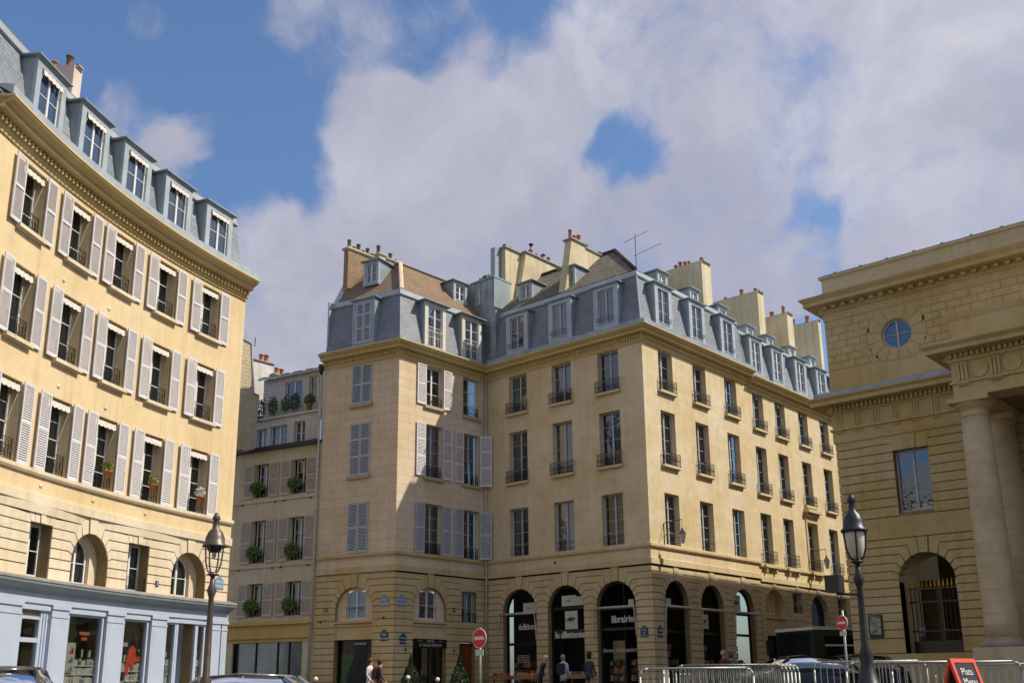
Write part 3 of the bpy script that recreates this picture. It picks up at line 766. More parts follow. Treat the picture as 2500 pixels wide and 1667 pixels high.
def chimney(bld, P0, P1, th, z0, z1, mat, pots=(), potmat='pot', cap=.10, front_batter=0.0, name='chimney', capm=None):
    """slab stack: plan line P0->P1, thickness th to the right of travel, from z0 to z1, with clay pots"""
    a = Vector((P0[0], P0[1], 0)); b = Vector((P1[0], P1[1], 0)); t = (b-a).normalized(); n = Vector((t.y, -t.x, 0)); L = (b-a).length
    mb = MB(); a2 = a-t*front_batter
    base = [a2, b, b+n*th, a2+n*th]; top = [a, b, b+n*th, a+n*th]
    lo = [q+Vector((0, 0, z0)) for q in base]; hi = [q+Vector((0, 0, z1)) for q in top]
    mb.poly(lo[::-1]); mb.poly(hi)
    for i in range(4):
        j = (i+1) % 4; l = (base[j]-base[i]).length
        mb.poly([lo[i], lo[j], hi[j], hi[i]], [(0, 0), (l, 0), (l, z1-z0), (0, z1-z0)])
    o = obj(name, mb, mat, bld)
    c = MB(); Mx = Matrix(((t.x, n.x, 0, a.x), (t.y, n.y, 0, a.y), (0, 0, 1, 0), (0, 0, 0, 1)))
    c.box(-cap, L+cap, -cap, th+cap, z1, z1+.07, Mx); c.box(-cap*.5, L+cap*.5, -cap*.5, th+cap*.5, z1-.06, z1-.002, Mx)
    obj('chimney_cap', c, capm or M['lead'], o)
    for (u, h, r, km) in pots:
        q = MB(); pr = [(r*1.05, 0), (r*.95, h*.1), (r*.92, h*.85), (r*1.12, h*.88), (r*1.12, h), (r*.8, h), (r*.8, h*.7)]
        cc = a+t*u+n*(th/2); q.lathe(pr, (cc.x, cc.y, z1+.07), 10)
        obj('chimney_pot', q, M[km], o)
    return o

# ================================================================== D: corner building with the bookshop
D = thing('apartment_building', 'tall cut-stone corner building with slate mansard above the black arched bookshop windows', 'building', (-29, 41, 0))
CD1 = [2.16, 4.92, 7.68]; CD2 = [1.88, 4.85, 7.82]; W_ = 1.18
def up_ops(cs, w, fl): return [(c-w/2, c+w/2, a, b, 'r') for c in cs for a, b in fl]
FLD = [(13.63, 15.58), (10.17, 12.70), (6.60, 8.90)]
AD1 = [(1.08, 3.16, -1, 5.06, 'a'), (3.84, 5.93, -1, 5.06, 'a'), (6.62, 8.72, -1, 5.06, 'a')]
AD2 = [(.95, 2.87, -1, 5.06, 'a'), (3.9, 5.9, -1, 5.06, 'a'), (6.85, 8.8, -1, 5.06, 'a')]
mb = wall(FD1, 0, FD1.L, 5.60, 16.25, up_ops(CD1, W_, FLD), .30)
_q = wall(FD2, 0, FD2.L, 5.60, 16.25, up_ops(CD2, W_, FLD), .30)
for _f2, _u3 in zip(_q.f, _q.uv): mb.poly([_q.v[a] for a in _f2], _u3)
def merge(mb, q):
    for f, u in zip(q.f, q.uv): mb.poly([q.v[a] for a in f], u)
obj('wall', mb, M['stD'], D)
mb = wall(FD1, -.0, FD1.L-.04, -.6, 5.67, AD1, .36, d=-.04); merge(mb, wall(FD2, .04, FD2.L, -.6, 5.67, AD2, .36, d=-.04))
ZSD = [5.36-.2975*k for k in range(18)]+[-.2]
obj('joint_backing', mb, M['joint'], D)
mb = rust(FD1, 0, FD1.L, ZSD, AD1, 5.67); merge(mb, rust(FD2, 0.045, FD2.L, ZSD, AD2, 5.67))
obj('rusticated_wall', mb, M['stDg'], D)
pathD = [V2(FD1.P(0, 0)), (-24.65, 36.95), V2(FD2.P(FD2.L, 0))]
mb = MB(); sweep2(mb, pathD, cornice_prof(16.24), prev=(-34.25, 31)); 
dentils(mb, pathD, .11, .21, 15.80, 15.945, .075, .075)
obj('cornice', mb, M['corn'], D)
mb = MB(); sweep2(mb, pathD, LEDGE, prev=(-34.25, 31)); sweep2(mb, pathD, BANDP, prev=(-34.25, 31)); obj('string_course', mb, M['stDg'], D)
mb = MB(); sweep2(mb, pathD, [(.50, 16.30), (.53, 16.305), (.53, 16.52), (.50, 16.54), (.02, 16.58)], prev=(-34.25, 31)); obj('gutter', mb, M['zinc'], D)
mans = [(.02, 16.5), (-.40, 19.05)]
mb = MB(); sweep2(mb, pathD, mans, prev=(-34.25, 31)); obj('mansard_roof', mb, M['slate'], D)
mb = MB(); sweep2(mb, pathD, [(-.40, 19.0), (-.30, 19.04), (-.30, 19.12), (-.38, 19.16), (-.38, 19.30), (-.48, 19.36), (-1.2, 19.45)], prev=(-34.25, 31)); 
mb.bar((-25.02, 37.32, 19.05), (-24.62, 36.92, 16.55), .045, 6)
obj('roof_flashing', mb, M['zincl'], D)
CUR = {0: ['cur1', 'cur2', 'cur3']}
def fl_win(bld, F, cs, w, fl, rowss, rails, frame='fgrey', sill='stD', curts=None, **kw):
    i = 0
    for c in cs:
        for (a, b), rows, rl in zip(fl, rowss, rails):
            cv = curts[i % len(curts)] if curts else None; i += 1
            cm = kw.get('cm') or random.choice(['cur1', 'cur2', 'cur2', 'cur1', 'cur3'])
            window(bld, F, c, a, w, b-a, rows, depth=.25, frame=frame, curt=cv, cm=cm, rail=rl[0], railh=rl[1], proj=rl[2], sill=rl[3] or None, sillm=M[sill])
RD = [('loop', .55, .14, .17), ('loop', .58, .14, .17), ('two', .42, .0, None)]
fl_win(D, FD1, CD1, W_, FLD, (3, 4, 4), RD, curts=[5, 3, 1, 0, 5, 5, 9, 9, 4])
fl_win(D, FD2, CD2, W_, FLD, (3, 4, 4), RD, curts=[9, 0, 3, 9, 5, 9, 1, 9, 0])
interior(D, FD1, .6, 9.0, 5.9, 15.9); interior(D, FD2, .6, 9.3, 5.9, 15.9)
for c in CD1: dormer(D, FD1, c+.08, 16.62, 18.80, 1.42, rows=3, win_w=.90, frame='fgrey', frw=.2, base=.30)
for c in CD2: dormer(D, FD2, c-.08, 16.62, 18.80, 1.42, rows=3, win_w=.90, frame='fgrey', frw=.2, base=.30)
for F, cs in ((FD1, CD1), (FD2, CD2)):
    for c in cs:
        mb = MB()
        for z in (17.08, 17.22): mb.bar(F.P(c-.52, z, .17), F.P(c+.52, z, .17), .012, 5)
        for u in (-.44, .44): mb.bar(F.P(c+u, 17.06, .17), F.P(c+u, 17.24, .17), .008, 5)
        obj('railing', mb, M['iron'], D)
# upper roof: dark old tiles, hipped towards the corner
zr = 19.42; apx = Vector((-28.75, 40.95, 22.55))
roof_plane('tile_roof', [(-34.0, 37.45, zr), (-25.15, 37.45, zr), apx, (-34.0, 40.95, 22.55)], M['tiled'], D)
mb = MB(); mb.poly([(-25.15, 37.45, zr), (-25.15, 46.5, zr), (-28.7, 46.5, 20.05), (-28.7, 41.0, 20.05)]); mb.poly([(-25.15, 37.45, zr), (-28.75, 40.95, zr+.4), apx]); obj('flat_zinc_roof', mb, M['zinc'], D)
mb = MB(); mb.bar((-25.2, 37.5, zr+.05), apx+Vector((0, 0, .06)), .10, 8); mb.bar(apx+Vector((0, 0, .05)), (-34, 40.95, 22.6), .09, 8); obj('ridge_tiles', mb, M['tiled'], D)
def small_dormer(bld, F, s, z0, z1, w, d, back=1.4, mat='zincl'):
    return dormer(bld, F, s, z0, z1, w, out=d, back=back, rows=2, frw=.16, base=.14, cap=.13, facem=mat)
small_dormer(D, FD1, 1.75, 19.95, 20.95, .92, -1.15, 1.6); small_dormer(D, FD1, 4.55, 20.0, 21.0, .95, -1.15, 1.6)
small_dormer(D, FD2, 3.2, 19.42, 20.15, .85, -.75, 2.2); small_dormer(D, FD2, 6.1, 19.42, 20.1, .85, -.75, 2.2); small_dormer(D, FD2, 8.9, 19.42, 19.95, .85, -.75, 2.2)
# zinc-clad wall between C and D with its little window
mb = MB(); mb.box(-36.25, -33.98, 37.32, 38.6, 17.0, 21.45); mb.box(-36.35, -33.95, 37.25, 38.7, 21.45, 21.53)
for k in range(6): mb.box(-36.2+k*.42, -36.17+k*.42, 37.29, 37.32, 19.5, 21.45)
mb.box(-34.0, -33.6, 37.0, 37.35, 16.55, 19.45)
obj('zinc_wall', mb, M['zinc'], D)
Fz = Flat((-36.25, 37.32), (-33.98, 37.32)); window(D, Fz, 1.22, 20.2, .52, .82, 2, depth=-.012, frame='cream', pane='glassb', fw=.04)
# chimneys
chimney(D, (-34.3, 38.25), (-34.3, 39.7), .30, 19.0, 23.45, M['chim'], pots=((.1, .16, .1, 'potd'), (.5, .14, .1, 'potd')), name='chimney')
chimney(D, (-34.3, 39.6), (-34.3, 43.1), .62, 19.0, 23.5, M['chim'], pots=((.3, .14, .17, 'galv'), (.75, .4, .12, 'pot'), (1.2, .3, .09, 'potd'), (1.7, .35, .1, 'potd'), (2.3, .45, .1, 'pot')), front_batter=1.0)
mb = MB(); mb.box(-34.62, -34.30, 37.75, 38.25, 18.0, 23.4); obj('zinc_chimney_side', mb, M['zinc'], D)
chimney(D, (-29.9, 38.25), (-29.9, 39.35), .42, 19.0, 22.55, M['chim'], pots=((.15, .55, .1, 'pot'), (.5, .34, .1, 'pot'), (.85, .48, .11, 'pot')), front_batter=.75)
chimney(D, (-29.9, 39.4), (-29.9, 41.6), .36, 19.0, 22.45, M['chim'], pots=((.15, .3, .1, 'potd'), (.4, .34, .09, 'potd'), (1.5, .24, .11, 'pot')), cap=.08)
for q in ((39.95,), (41.0,)):
    mb = MB(); mb.bar((-34.0, q[0]+.45, 23.5), (-34.0, q[0]+.45, 24.35 if q[0] < 40.5 else 24.05), .05, 8); mb.lathe([(.02, .1), (.14, 0), (.14, .02), (.02, .12)], (-34.0, q[0]+.45, 24.3 if q[0] < 40.5 else 24.0), 10); obj('flue_cowl', mb, M['irond'], D)
chimney(D, (-28.6, 45.6), (-26.35, 45.6), -.95, 19.3, 22.8, M['chim'], pots=((.35, .32, .1, 'pot'), (.65, .44, .11, 'pot'), (.95, .36, .1, 'pot'), (1.2, .32, .09, 'pot'), (2.0, .3, .1, 'pot')))
mb = MB(); mb.bar((-33.99, 40.35, 23.55), (-33.99, 40.35, 23.9), .08, 10); obj('roof_vent', mb, M['galv'], D)

# awning boxes, glazing and signs of the bookshop --------------------
def shop_arch(bld, F, o, d=-.36, trans=(3.9, 2.45), bar=True, fr='blackp', thick=.10, left=.12):
    a0, a1, z1 = o[0], o[1], o[3]; c = (a0+a1)/2; r = (a1-a0)/2; zs = z1-r
    mb = MB(); n = 16
    for k in range(n):
        t0, t1 = math.pi*k/n, math.pi*(k+1)/n
        mb.prism([(c+r*math.cos(t0), zs+r*math.sin(t0)), (c+r*math.cos(t1), zs+r*math.sin(t1)), (c+(r-thick)*math.cos(t1), zs+(r-thick)*math.sin(t1)), (c+(r-thick)*math.cos(t0), zs+(r-thick)*math.sin(t0))], F, d, d+.09)
    slab(mb, F, a0, a0+left, 0, zs, d, d+.09); slab(mb, F, a1-thick, a1, 0, zs, d, d+.09)
    for z in trans: slab(mb, F, a0+left, a1-thick, z-.06, z+.06, d, d+.085)
    slab(mb, F, a0+left, a1-thick, 0, .55, d, d+.085)
    fr_ = obj('shop_window', mb, M[fr], bld)
    mb = MB(); pts = [(a0+.05, .1), (a1-.05, .1)]+[(c+(r-.04)*math.cos(math.pi*k/n), zs+(r-.04)*math.sin(math.pi*k/n)) for k in range(n+1)]
    mb.poly([F.P(a, z, d+.045) for a, z in pts], pts); obj('pane', mb, M['glassd'], fr_)
    mb = MB(); slab(mb, F, max(.3, a0-3.2), a1+.3, -.1, 5.5, -1.7-.02*round(a0), -1.65-.02*round(a0)); obj('back_wall', mb, M['dark'], fr_)
    return fr_
def roller(bld, F, a0, a1, z, d=.0):
    mb = MB(); mb.bar(F.P(a0-.12, z, d+.10), F.P(a1+.02, z, d+.10), .055, 8); mb.bar(F.P(a0-.12, z-.02, d+.12), F.P(a0-.12, z-1.25, d+.06), .03, 5); mb.bar(F.P(a1-.02, z, d+.12), F.P(a1+.02, z-1.25, d+.03), .03, 5)
    return obj('awning_roller', mb, M['pipe'], bld)
BOOKC = [plain('book_%d' % i, c, .8, 0, .1, 8) for i, c in enumerate([(.30, .06, .03), (.45, .40, .30), (.05, .10, .13), (.35, .22, .06), (.50, .48, .42), (.10, .16, .09), (.20, .05, .05), (.42, .30, .12)])]
def books(parent, F, a0, a1, z0, z1, d, rnd, rowsh=.3, gap=.0):
    """shelves of books behind the glass: one mesh per tone so that a shelf reads as separate volumes"""
    sets = [MB() for _ in BOOKC]; z = z0
    while z < z1-.1:
        a = a0
        while a < a1-.03:
            w = rnd.uniform(.03, .16); h = rnd.uniform(.55, .95)*rowsh
            if rnd.random() < .86: slab(sets[rnd.randrange(len(sets))], F, a, min(a+w, a1), z, z+h, d-.12, d+rnd.uniform(0, .05))
            a += w+.006
        z += rowsh+.03
    for s_, m_ in zip(sets, BOOKC):
        if s_.f: obj('books', s_, m_, parent)
rnd = random.Random(5)
sh = []
for i, (F, o, tr) in enumerate([(FD1, AD1[0], (3.88, 2.55)), (FD1, AD1[1], (4.05, 3.05)), (FD1, AD1[2], (3.90, 3.02)), (FD2, AD2[0], (3.88, 2.9)), (FD2, AD2[1], (3.88, 2.9)), (FD2, AD2[2], (3.88, 2.9))]):
    s_ = shop_arch(D, F, o, trans=tr); sh.append(s_)
    books(s_, F, o[0]+.2, o[1]-.2, .5, 1.65 if i != 1 else .5, -.62, rnd)
    if i == 1:
        mb = MB(); slab(mb, F, o[0]+.1, o[1]-.1, 2.70, 3.02, -.34, -.26); obj('fascia', mb, M['blackp'], s_)
    if i >= 3: books(s_, F, o[0]+.25, o[1]-.3, 1.5, 2.5, -.9, rnd)
for F, o in ((FD1, AD1[0]), (FD1, AD1[2]), (FD2, AD2[0]), (FD2, AD2[1]), (FD2, AD2[2])): roller(D, F, o[0], o[1], 3.92)
mb = MB(); slab(mb, FD1, 6.9, 7.9, .5, 2.55, -.8, -.78); 
obj('display_panel', mb, M['cur3'], sh[2])
lettering(sh[0], FD1, 2.42, 3.32, -.27, 'éditions', .40, 'letter', offset=.012, space=.92)
lettering(sh[1], FD1, 4.90, 2.86, -.25, 'le dilettante', .40, 'letter', offset=.014, space=.90)
lettering(sh[2], FD1, 7.82, 3.42, -.27, 'librairie', .42, 'letter', offset=.012, space=.95)
lettering(sh[2], FD1, 7.60, 2.12, -.27, 'livres d\'occasion', .27, 'letter', shear=.45)
for k in range(5): lettering(sh[0], FD1, 2.12, 2.02-k*.075, -.27, ['littérature générale', 'poésie, théâtre, romans', 'livres anciens et rares', 'achat et vente de livres', 'ouvert tous les jours'][k], .085, 'letter')
def card(parent, F, a0, a1, z0, z1, d=-.29, mat='paper'):
    mb = MB(); slab(mb, F, a0, a1, z0, z1, d-.01, d); return obj('card', mb, M[mat], parent)
card(sh[0], FD1, 2.12, 2.95, 3.96, 4.42); card(sh[1], FD1, 4.45, 5.28, 4.15, 4.62); card(sh[1], FD1, 5.28, 5.80, 4.15, 4.55)
card(sh[1], FD1, 4.62, 5.34, 3.12, 3.92); card(sh[5], FD2, 7.05, 7.95, 3.95, 4.78); card(sh[4], FD2, 4.1, 4.9, 3.1, 3.75); card(sh[3], FD2, 1.45, 1.85, 3.98, 4.3)
card(sh[2], FD1, 8.15, 8.42, 3.98, 4.25)
def mouse(parent, F, s, z, k, d=-.275):
    mb = MB(); pts = [(-.26, -.02), (-.18, .06), (-.06, .11), (.06, .09), (.12, .07), (.15, .12), (.19, .08), (.27, 0), (.18, -.04), (.06, -.07), (-.08, -.09), (-.2, -.07)]
    mb.prism([(s+x*k, z+y*k) for x, y in pts], F, d-.004, d)
    mb.tube([F.P(s+x*k, z+y*k, d) for x, y in ((-.22, -.03), (-.31, -.08), (-.36, -.03), (-.33, .02))], .012*k, 5); mb.tube([F.P(s+x*k, z+y*k, d) for x, y in ((-.1, -.16), (.05, -.15), (.2, -.12))], .006, 4)
    obj('emblem', mb, plain('emblem_brown', (.10, .08, .05), .8), parent)
mouse(sh[1], FD1, 4.98, 3.55, .95); mouse(sh[5], FD2, 7.5, 4.4, 1.0); mouse(sh[4], FD2, 4.5, 3.42, .8)
mb = MB()
for i in range(7): mb.tube([FD1.P(2.3+.04*i, 4.15+.05*math.sin(i*1.7), -.285), FD1.P(2.36+.04*i, 4.19-.04*math.cos(i*1.3), -.285)], .006, 4)
for i in range(7): mb.tube([FD1.P(4.72+.03*i, 4.33+.05*math.sin(i*1.9), -.285), FD1.P(4.77+.03*i, 4.42-.03*math.cos(i*1.3), -.285)], .006, 4)
obj('ink_sketch', mb, M['irond'], sh[0])
# downpipe in the corner
def pipe(name, bld, pts, r=.055, mat='pipe', collars=()):
    mb = MB(); mb.tube(pts, r, 10)
    for p in collars: mb.bar(Vector(p)-Vector((0, 0, .05)), Vector(p)+Vector((0, 0, .05)), r*1.25, 10)
    return obj(name, mb, M[mat], bld)
pipe('downpipe', D, [(-34.11, 36.81, 15.75), (-34.11, 36.81, 0)], collars=[(-34.11, 36.81, z) for z in (14.6, 11.0, 8.2, 4.6, 2.2)])

# ================================================================== E: next building down the street
E = thing('apartment_building', 'long cut-stone building beyond the corner one, its slate mansard running on behind the theatre', 'building', (-29, 54, 0))
CE = [1.05, 3.5, 6.25, 8.95, 11.6]; WE = 1.15; FLE = [(13.42, 15.40), (10.02, 12.50), (6.50, 9.03)]
GE = [(.35, 2.45, -1, 5.22, 'a'), (5.35, 7.45, -1, 5.22, 'a'), (3.3, 4.45, 4.15, 5.2, 'r'), (8.7, 9.85, 4.15, 5.2, 'r'), (11.0, 13.0, -1, 5.22, 'a'), (3.3, 4.5, -1, 2.9, 'r'), (8.7, 9.9, -1, 3.6, 'r')]
mb = wall(FE, 0, FE.L, 5.5, 16.0, up_ops(CE, WE, FLE), .30); merge(mb, wall(FE, 0, FE.L, -.6, 5.55, GE, .36, d=-.04))
obj('wall', mb, M['stD'], E)
ZSE = [5.24-.2975*k for k in range(18)]+[-.2]
mb = rust(FE, 0, FE.L, ZSE, GE, 5.55)
for o in (GE[2], GE[3]): merge(mb, voussoirs(FE, o, 5.5, th=.05))
obj('rusticated_wall', mb, M['stDg'], E)
pE = [V2(FE.P(0, 0)), V2(FE.P(FE.L, 0))]
mb = MB(); sweep2(mb, pE, cornice_prof(15.98)); dentils(mb, pE, .11, .21, 15.54, 15.685, .075, .075); obj('cornice', mb, M['corn'], E)
mb = MB(); sweep2(mb, pE, shift(LEDGE, -.12)); sweep2(mb, pE, shift(BANDP, -.12))
for c in CE[:]:
    for u in (-.5, .5): mb.prism([(c+u-.06, 6.25), (c+u+.06, 6.25), (c+u+.04, 6.0), (c+u-.04, 6.0)], FE, 0, .16)
    slab(mb, FE, c-.72, c+.72, 6.27, 6.42, .1, .22)
obj('string_course', mb, M['stDg'], E)
mb = MB(); sweep2(mb, pE, [(.40, 16.04), (.42, 16.05), (.42, 16.22), (.02, 16.3)]); obj('gutter', mb, M['zinc'], E)
mb = MB(); sweep2(mb, pE, [(.02, 16.2), (-.40, 18.62)]); obj('mansard_roof', mb, M['slateb'], E)
mb = MB(); sweep2(mb, pE, [(-.40, 18.56), (-.30, 18.6), (-.30, 18.7), (-.40, 18.8), (-1.2, 19.0), (-4.5, 20.2)]); mb.bar(FE.P(.1, 16.3, .03), FE.P(.1, 18.8, -.38), .05, 6); obj('roof_flashing', mb, M['zincl'], E)
RE = [('loop', .55, .14, .17), ('loop', .58, .14, .17), ('ornate', .62, .16, None)]
fl_win(E, FE, CE, WE, FLE, (3, 4, 4), RE, curts=[5, 9, 0, 1, 9, 4, 5, 3])
for c in CE: dormer(E, FE, c, 16.34, 18.45, 1.35, rows=3, win_w=.88, frame='white', frw=.19, base=.26)
for c in (2.6, 4.9, 7.6, 10.3): small_dormer(E, FE, c, 19.0, 19.75, .8, -.95, 2.2)
interior(E, FE, .3, 13.5, 5.9, 15.6)
mb = MB(); slab(mb, FE, CE[2]-.85, CE[2]+.85, 9.62, 9.78, 0, .32); slab(mb, FE, CE[2]-.72, CE[2]+.72, 9.42, 9.62, 0, .16)
for u in (-1, 1): slab(mb, FE, CE[2]+u*.68-.07, CE[2]+u*.68+.07, 6.5, 9.42, 0, .05)
slab(mb, FE, CE[2]-.75, CE[2]+.75, 9.1, 9.22, 0, .06); obj('window_surround', mb, M['stDg'], E)
for i, o in enumerate((GE[0], GE[1], GE[4])):
    if i == 0:
        mb = MB(); slab(mb, FE, o[0]+.0, o[1]-.0, 3.5, 5.2, -.5, -.30); slab(mb, FE, o[0], o[1], 3.05, 3.85, -.3, -.02); slab(mb, FE, o[0], o[1], 3.78, 3.88, -.02, .05); slab(mb, FE, o[0], o[1], 2.95, 3.06, -.02, .05)
        obj('shop_entablature', mb, M['stCg'], E)
        window(E, FE, 1.25, 4.0, .95, 1.05, 2, depth=.28, frame='cream', arch=.2, pane='glassb')
        mb = MB(); slab(mb, FE, o[0], o[1], 0, 2.95, -.9, -.85); obj('shop_front', mb, M['blackp'], E)
    else:
        w_ = shop_arch(E, FE, o, trans=(3.6,), fr='plq')
        mb = MB(); slab(mb, FE, o[0], o[1], 0, 3.5, -.7, -.6); obj('door_leaf', mb, plain('blue_door', (.05, .10, .13), .6), w_)
for o in (GE[2], GE[3]): window(E, FE, (o[0]+o[1])/2, o[2], o[1]-o[0], o[3]-o[2], 2, depth=.28, frame='cream', pane='glassb', rail='bars', railh=.45)
for o in (GE[5], GE[6]):
    mb = MB(); slab(mb, FE, o[0], o[1], 0, o[3], -.5, -.4); obj('door', mb, M['blackp'], E)
mb = MB(); slab(mb, FE, 8.5, 10.6, 3.3, 3.7, 0, .5); obj('canopy', mb, M['irond'], E)
for (a, b, y, th, z1, pots) in [(-29.6, -26.4, 51.9, -.75, 22.9, ((.9, .2, .1, 'pot'), (2.0, .42, .12, 'pot'), (2.9, .26, .1, 'pot'))),
                                (-30.6, -28.2, 55.2, -.6, 23.6, ((1.9, .3, .1, 'potd'), (2.2, .3, .11, 'pot'))),
                                (-29.3, -26.9, 56.6, -.8, 22.95, ((1.2, .36, .14, 'pot'), (2.0, .55, .11, 'pot'))),
                                (-28.9, -26.6, 60.4, -.4, 23.4, ((.5, .45, .12, 'potd'), (1.5, .45, .14, 'pot')))]:
    chimney(E, (a, y), (b, y), th, 18.8, z1, M['chim'], pots=pots)

# ================================================================== C: hotel building
C = thing('hotel_building', 'beige lined-out stone hotel in the inner corner with brown tiled roof and grey shutters', 'building', (-36.5, 34, 0))
FLC = [(13.60, 15.58), (10.15, 12.70), (6.56, 8.90)]; CC1 = [2.30]; CC2 = [2.30, 4.88]; WC = 1.16
mb = wall(FC1, 0, FC1.L, 5.6, 16.25, up_ops(CC1, WC, FLC), .28); merge(mb, wall(FC2, 0, FC2.L, 5.6, 16.25, up_ops(CC2, WC, FLC), .28)); obj('wall', mb, M['stC'], C)
GC1 = [(1.15, 3.27, -1, 5.05, 'a')]; GC2 = [(1.15, 3.27, -1, 5.05, 'a'), (4.26, 5.30, 3.52, 5.0, 'r'), (4.12, 5.2, -1, 2.64, 'r')]
mb = wall(FC1, 0, FC1.L-.03, -.6, 5.67, GC1, .30, d=-.04); merge(mb, wall(FC2, .03, FC2.L, -.6, 5.67, GC2, .30, d=-.04)); obj('joint_backing', mb, M['joint'], C)
mb = rust(FC1, .0, FC1.L, ZSD, GC1, 5.67); merge(mb, rust(FC2, .045, FC2.L, ZSD, GC2, 5.67)); merge(mb, voussoirs(FC2, GC2[1], 5.6, th=.05)); obj('rusticated_wall', mb, M['stCg'], C)
pathC = [V2(FC1.P(0, 0)), (-34.25, 31.0), (-34.25, 36.95)]
mb = MB(); sweep2(mb, pathC, cornice_prof(16.24), nxt=(-30, 36.95)); dentils(mb, pathC, .11, .21, 15.80, 15.945, .075, .075); obj('cornice', mb, M['corn'], C)
mb = MB(); sweep2(mb, pathC, LEDGE, nxt=(-30, 36.95)); sweep2(mb, pathC, BANDP, nxt=(-30, 36.95)); obj('string_course', mb, M['stCg'], C)
mb = MB(); sweep2(mb, pathC, [(.30, 16.32), (.40, 16.34), (.40, 16.42), (.34, 16.44), (.02, 16.45)], nxt=(-30, 36.95)); obj('gutter', mb, M['zinc'], C)
mb = MB(); sweep2(mb, pathC, [(.02, 16.4), (-.40, 18.95)], nxt=(-30, 36.95)); obj('mansard_roof', mb, M['slate'], C)
mb = MB(); sweep2(mb, pathC, [(-.40, 18.9), (-.30, 18.94), (-.30, 19.02), (-.38, 19.06), (-.38, 19.22), (-.6, 19.28)], nxt=(-30, 36.95)); 
mb.box(0, .08, 0, 2.2, 16.5, 19.2, Matrix(((tC.x, -tC.y, 0, -38.62), (tC.y, tC.x, 0, 30.12), (0, 0, 1, 0), (0, 0, 0, 1)))); obj('roof_flashing', mb, M['zincl'], C)
nC = FC1.n
def in1(s, d, z): return FC1.P(s, z, -d)
hip0 = Vector((-34.78, 31.52, 19.25)); hip1 = Vector((-36.55, 33.0, 21.55))
roof_plane('tile_roof', [hip0, (-34.78, 37.35, 19.25), (-36.55, 37.35, 21.55), hip1], M['tileb'], C)
eL = in1(0.15, .55, 19.25); rL = hip1-tC*3.1
roof_plane('tile_roof', [eL, hip0, hip1, (rL.x, rL.y, 21.55)], M['tileb'], C)
mb = MB(); mb.bar(hip0+Vector((0, 0, .05)), hip1+Vector((0, 0, .08)), .11, 6); obj('hip_flashing', mb, M['stAl'], C)
mb = MB(); mb.bar(hip1+Vector((0, 0, .03)), (-36.55, 37.3, 21.6), .07, 6); mb.bar(hip1+Vector((0, 0, .03)), (rL.x, rL.y, 21.6), .07, 6); obj('ridge_tiles', mb, M['tileb'], C)
mb = MB(); a = in1(-.02, .45, 19.1); b = Vector((rL.x, rL.y, 21.65))-tC*.15
mb.mesh([a-tC*.12, a+tC*.25, b+tC*.25, b-tC*.12, a-tC*.12-Vector((0, 0, .6)), b-tC*.12-Vector((0, 0, 2.5))], [(0, 1, 2, 3), (4, 0, 3, 5)]); obj('verge_flashing', mb, M['zincl'], C)
small_dormer(C, FC1, 1.75, 20.15, 21.45, .95, -1.15, 1.8); small_dormer(C, FC2, 5.25, 20.05, 21.2, 1.0, -1.15, 1.7)
dormer(C, FC1, 2.35, 16.5, 18.85, 1.32, shut=True, win_w=.86, frw=.17, base=.14, facem='zinc')
for c in CC2: dormer(C, FC2, c-.08, 16.47, 18.82, 1.42, rows=4, win_w=.98, frame='white', frw=.17, base=.08, facem='stW' if False else 'cream', rail=('bars', .85, 'cream'), pane='glassb', cap=.2)
for (z0, z1), md in zip(FLC, ((.5,), (.36, .68), (.5,))): shutters_closed(C, FC1, 2.30, z0+.01, WC, z1-z0-.02, 'shutg', mids=md)
for F, cs in ((FC1, CC1), (FC2, CC2)):
    for z0, _ in FLC[:2]:
        for c in cs: mb = MB(); slab(mb, F, c-.68, c+.68, z0-.14, z0, 0, .13); obj('sill', mb, M['stC'], C)
for j, ((z0, z1), rows, rl, cv) in enumerate(zip(FLC, (3, 4, 4), (('cross', .52), ('ornate', .55), ('ornate', .5)), ((9, 9), (0, 1), (5, 4)))):
    for i, c in enumerate(CC2):
        window(C, FC2, c, z0, WC, z1-z0, rows, depth=.22, frame='fgrey' if j else 'white', curt=cv[i], cm='cur4' if (j == 2 and i == 1) else ('cur1' if j == 1 else 'cur2'), rail=rl[0], railh=rl[1])
shutters_open(C, FC2, CC2[0], FLC[0][0], WC, FLC[0][1]-FLC[0][0], 'shutw', mids=(.5,))
for (z0, z1), md in ((FLC[1], (.36, .68)), (FLC[2], (.5,))):
    shutters_open(C, FC2, CC2[0], z0, WC, z1-z0, 'shutw' if md != (.5,) else 'shutg', mids=md); shutters_open(C, FC2, CC2[1], z0, WC, z1-z0, 'shutg', mids=md, sides='l')
    part('shutter', m_shutter(WC/2, z1-z0, md), M['shutg'], C, FC2.M(CC2[1]+WC/2+.03, z0, .05) @ Matrix.Rotation(R_(-52), 4, 'Z'))
interior(C, FC2, .8, 5.6, 5.9, 15.9); interior(C, FC1, .5, 4.0, 5.9, 15.9, d=-.5)
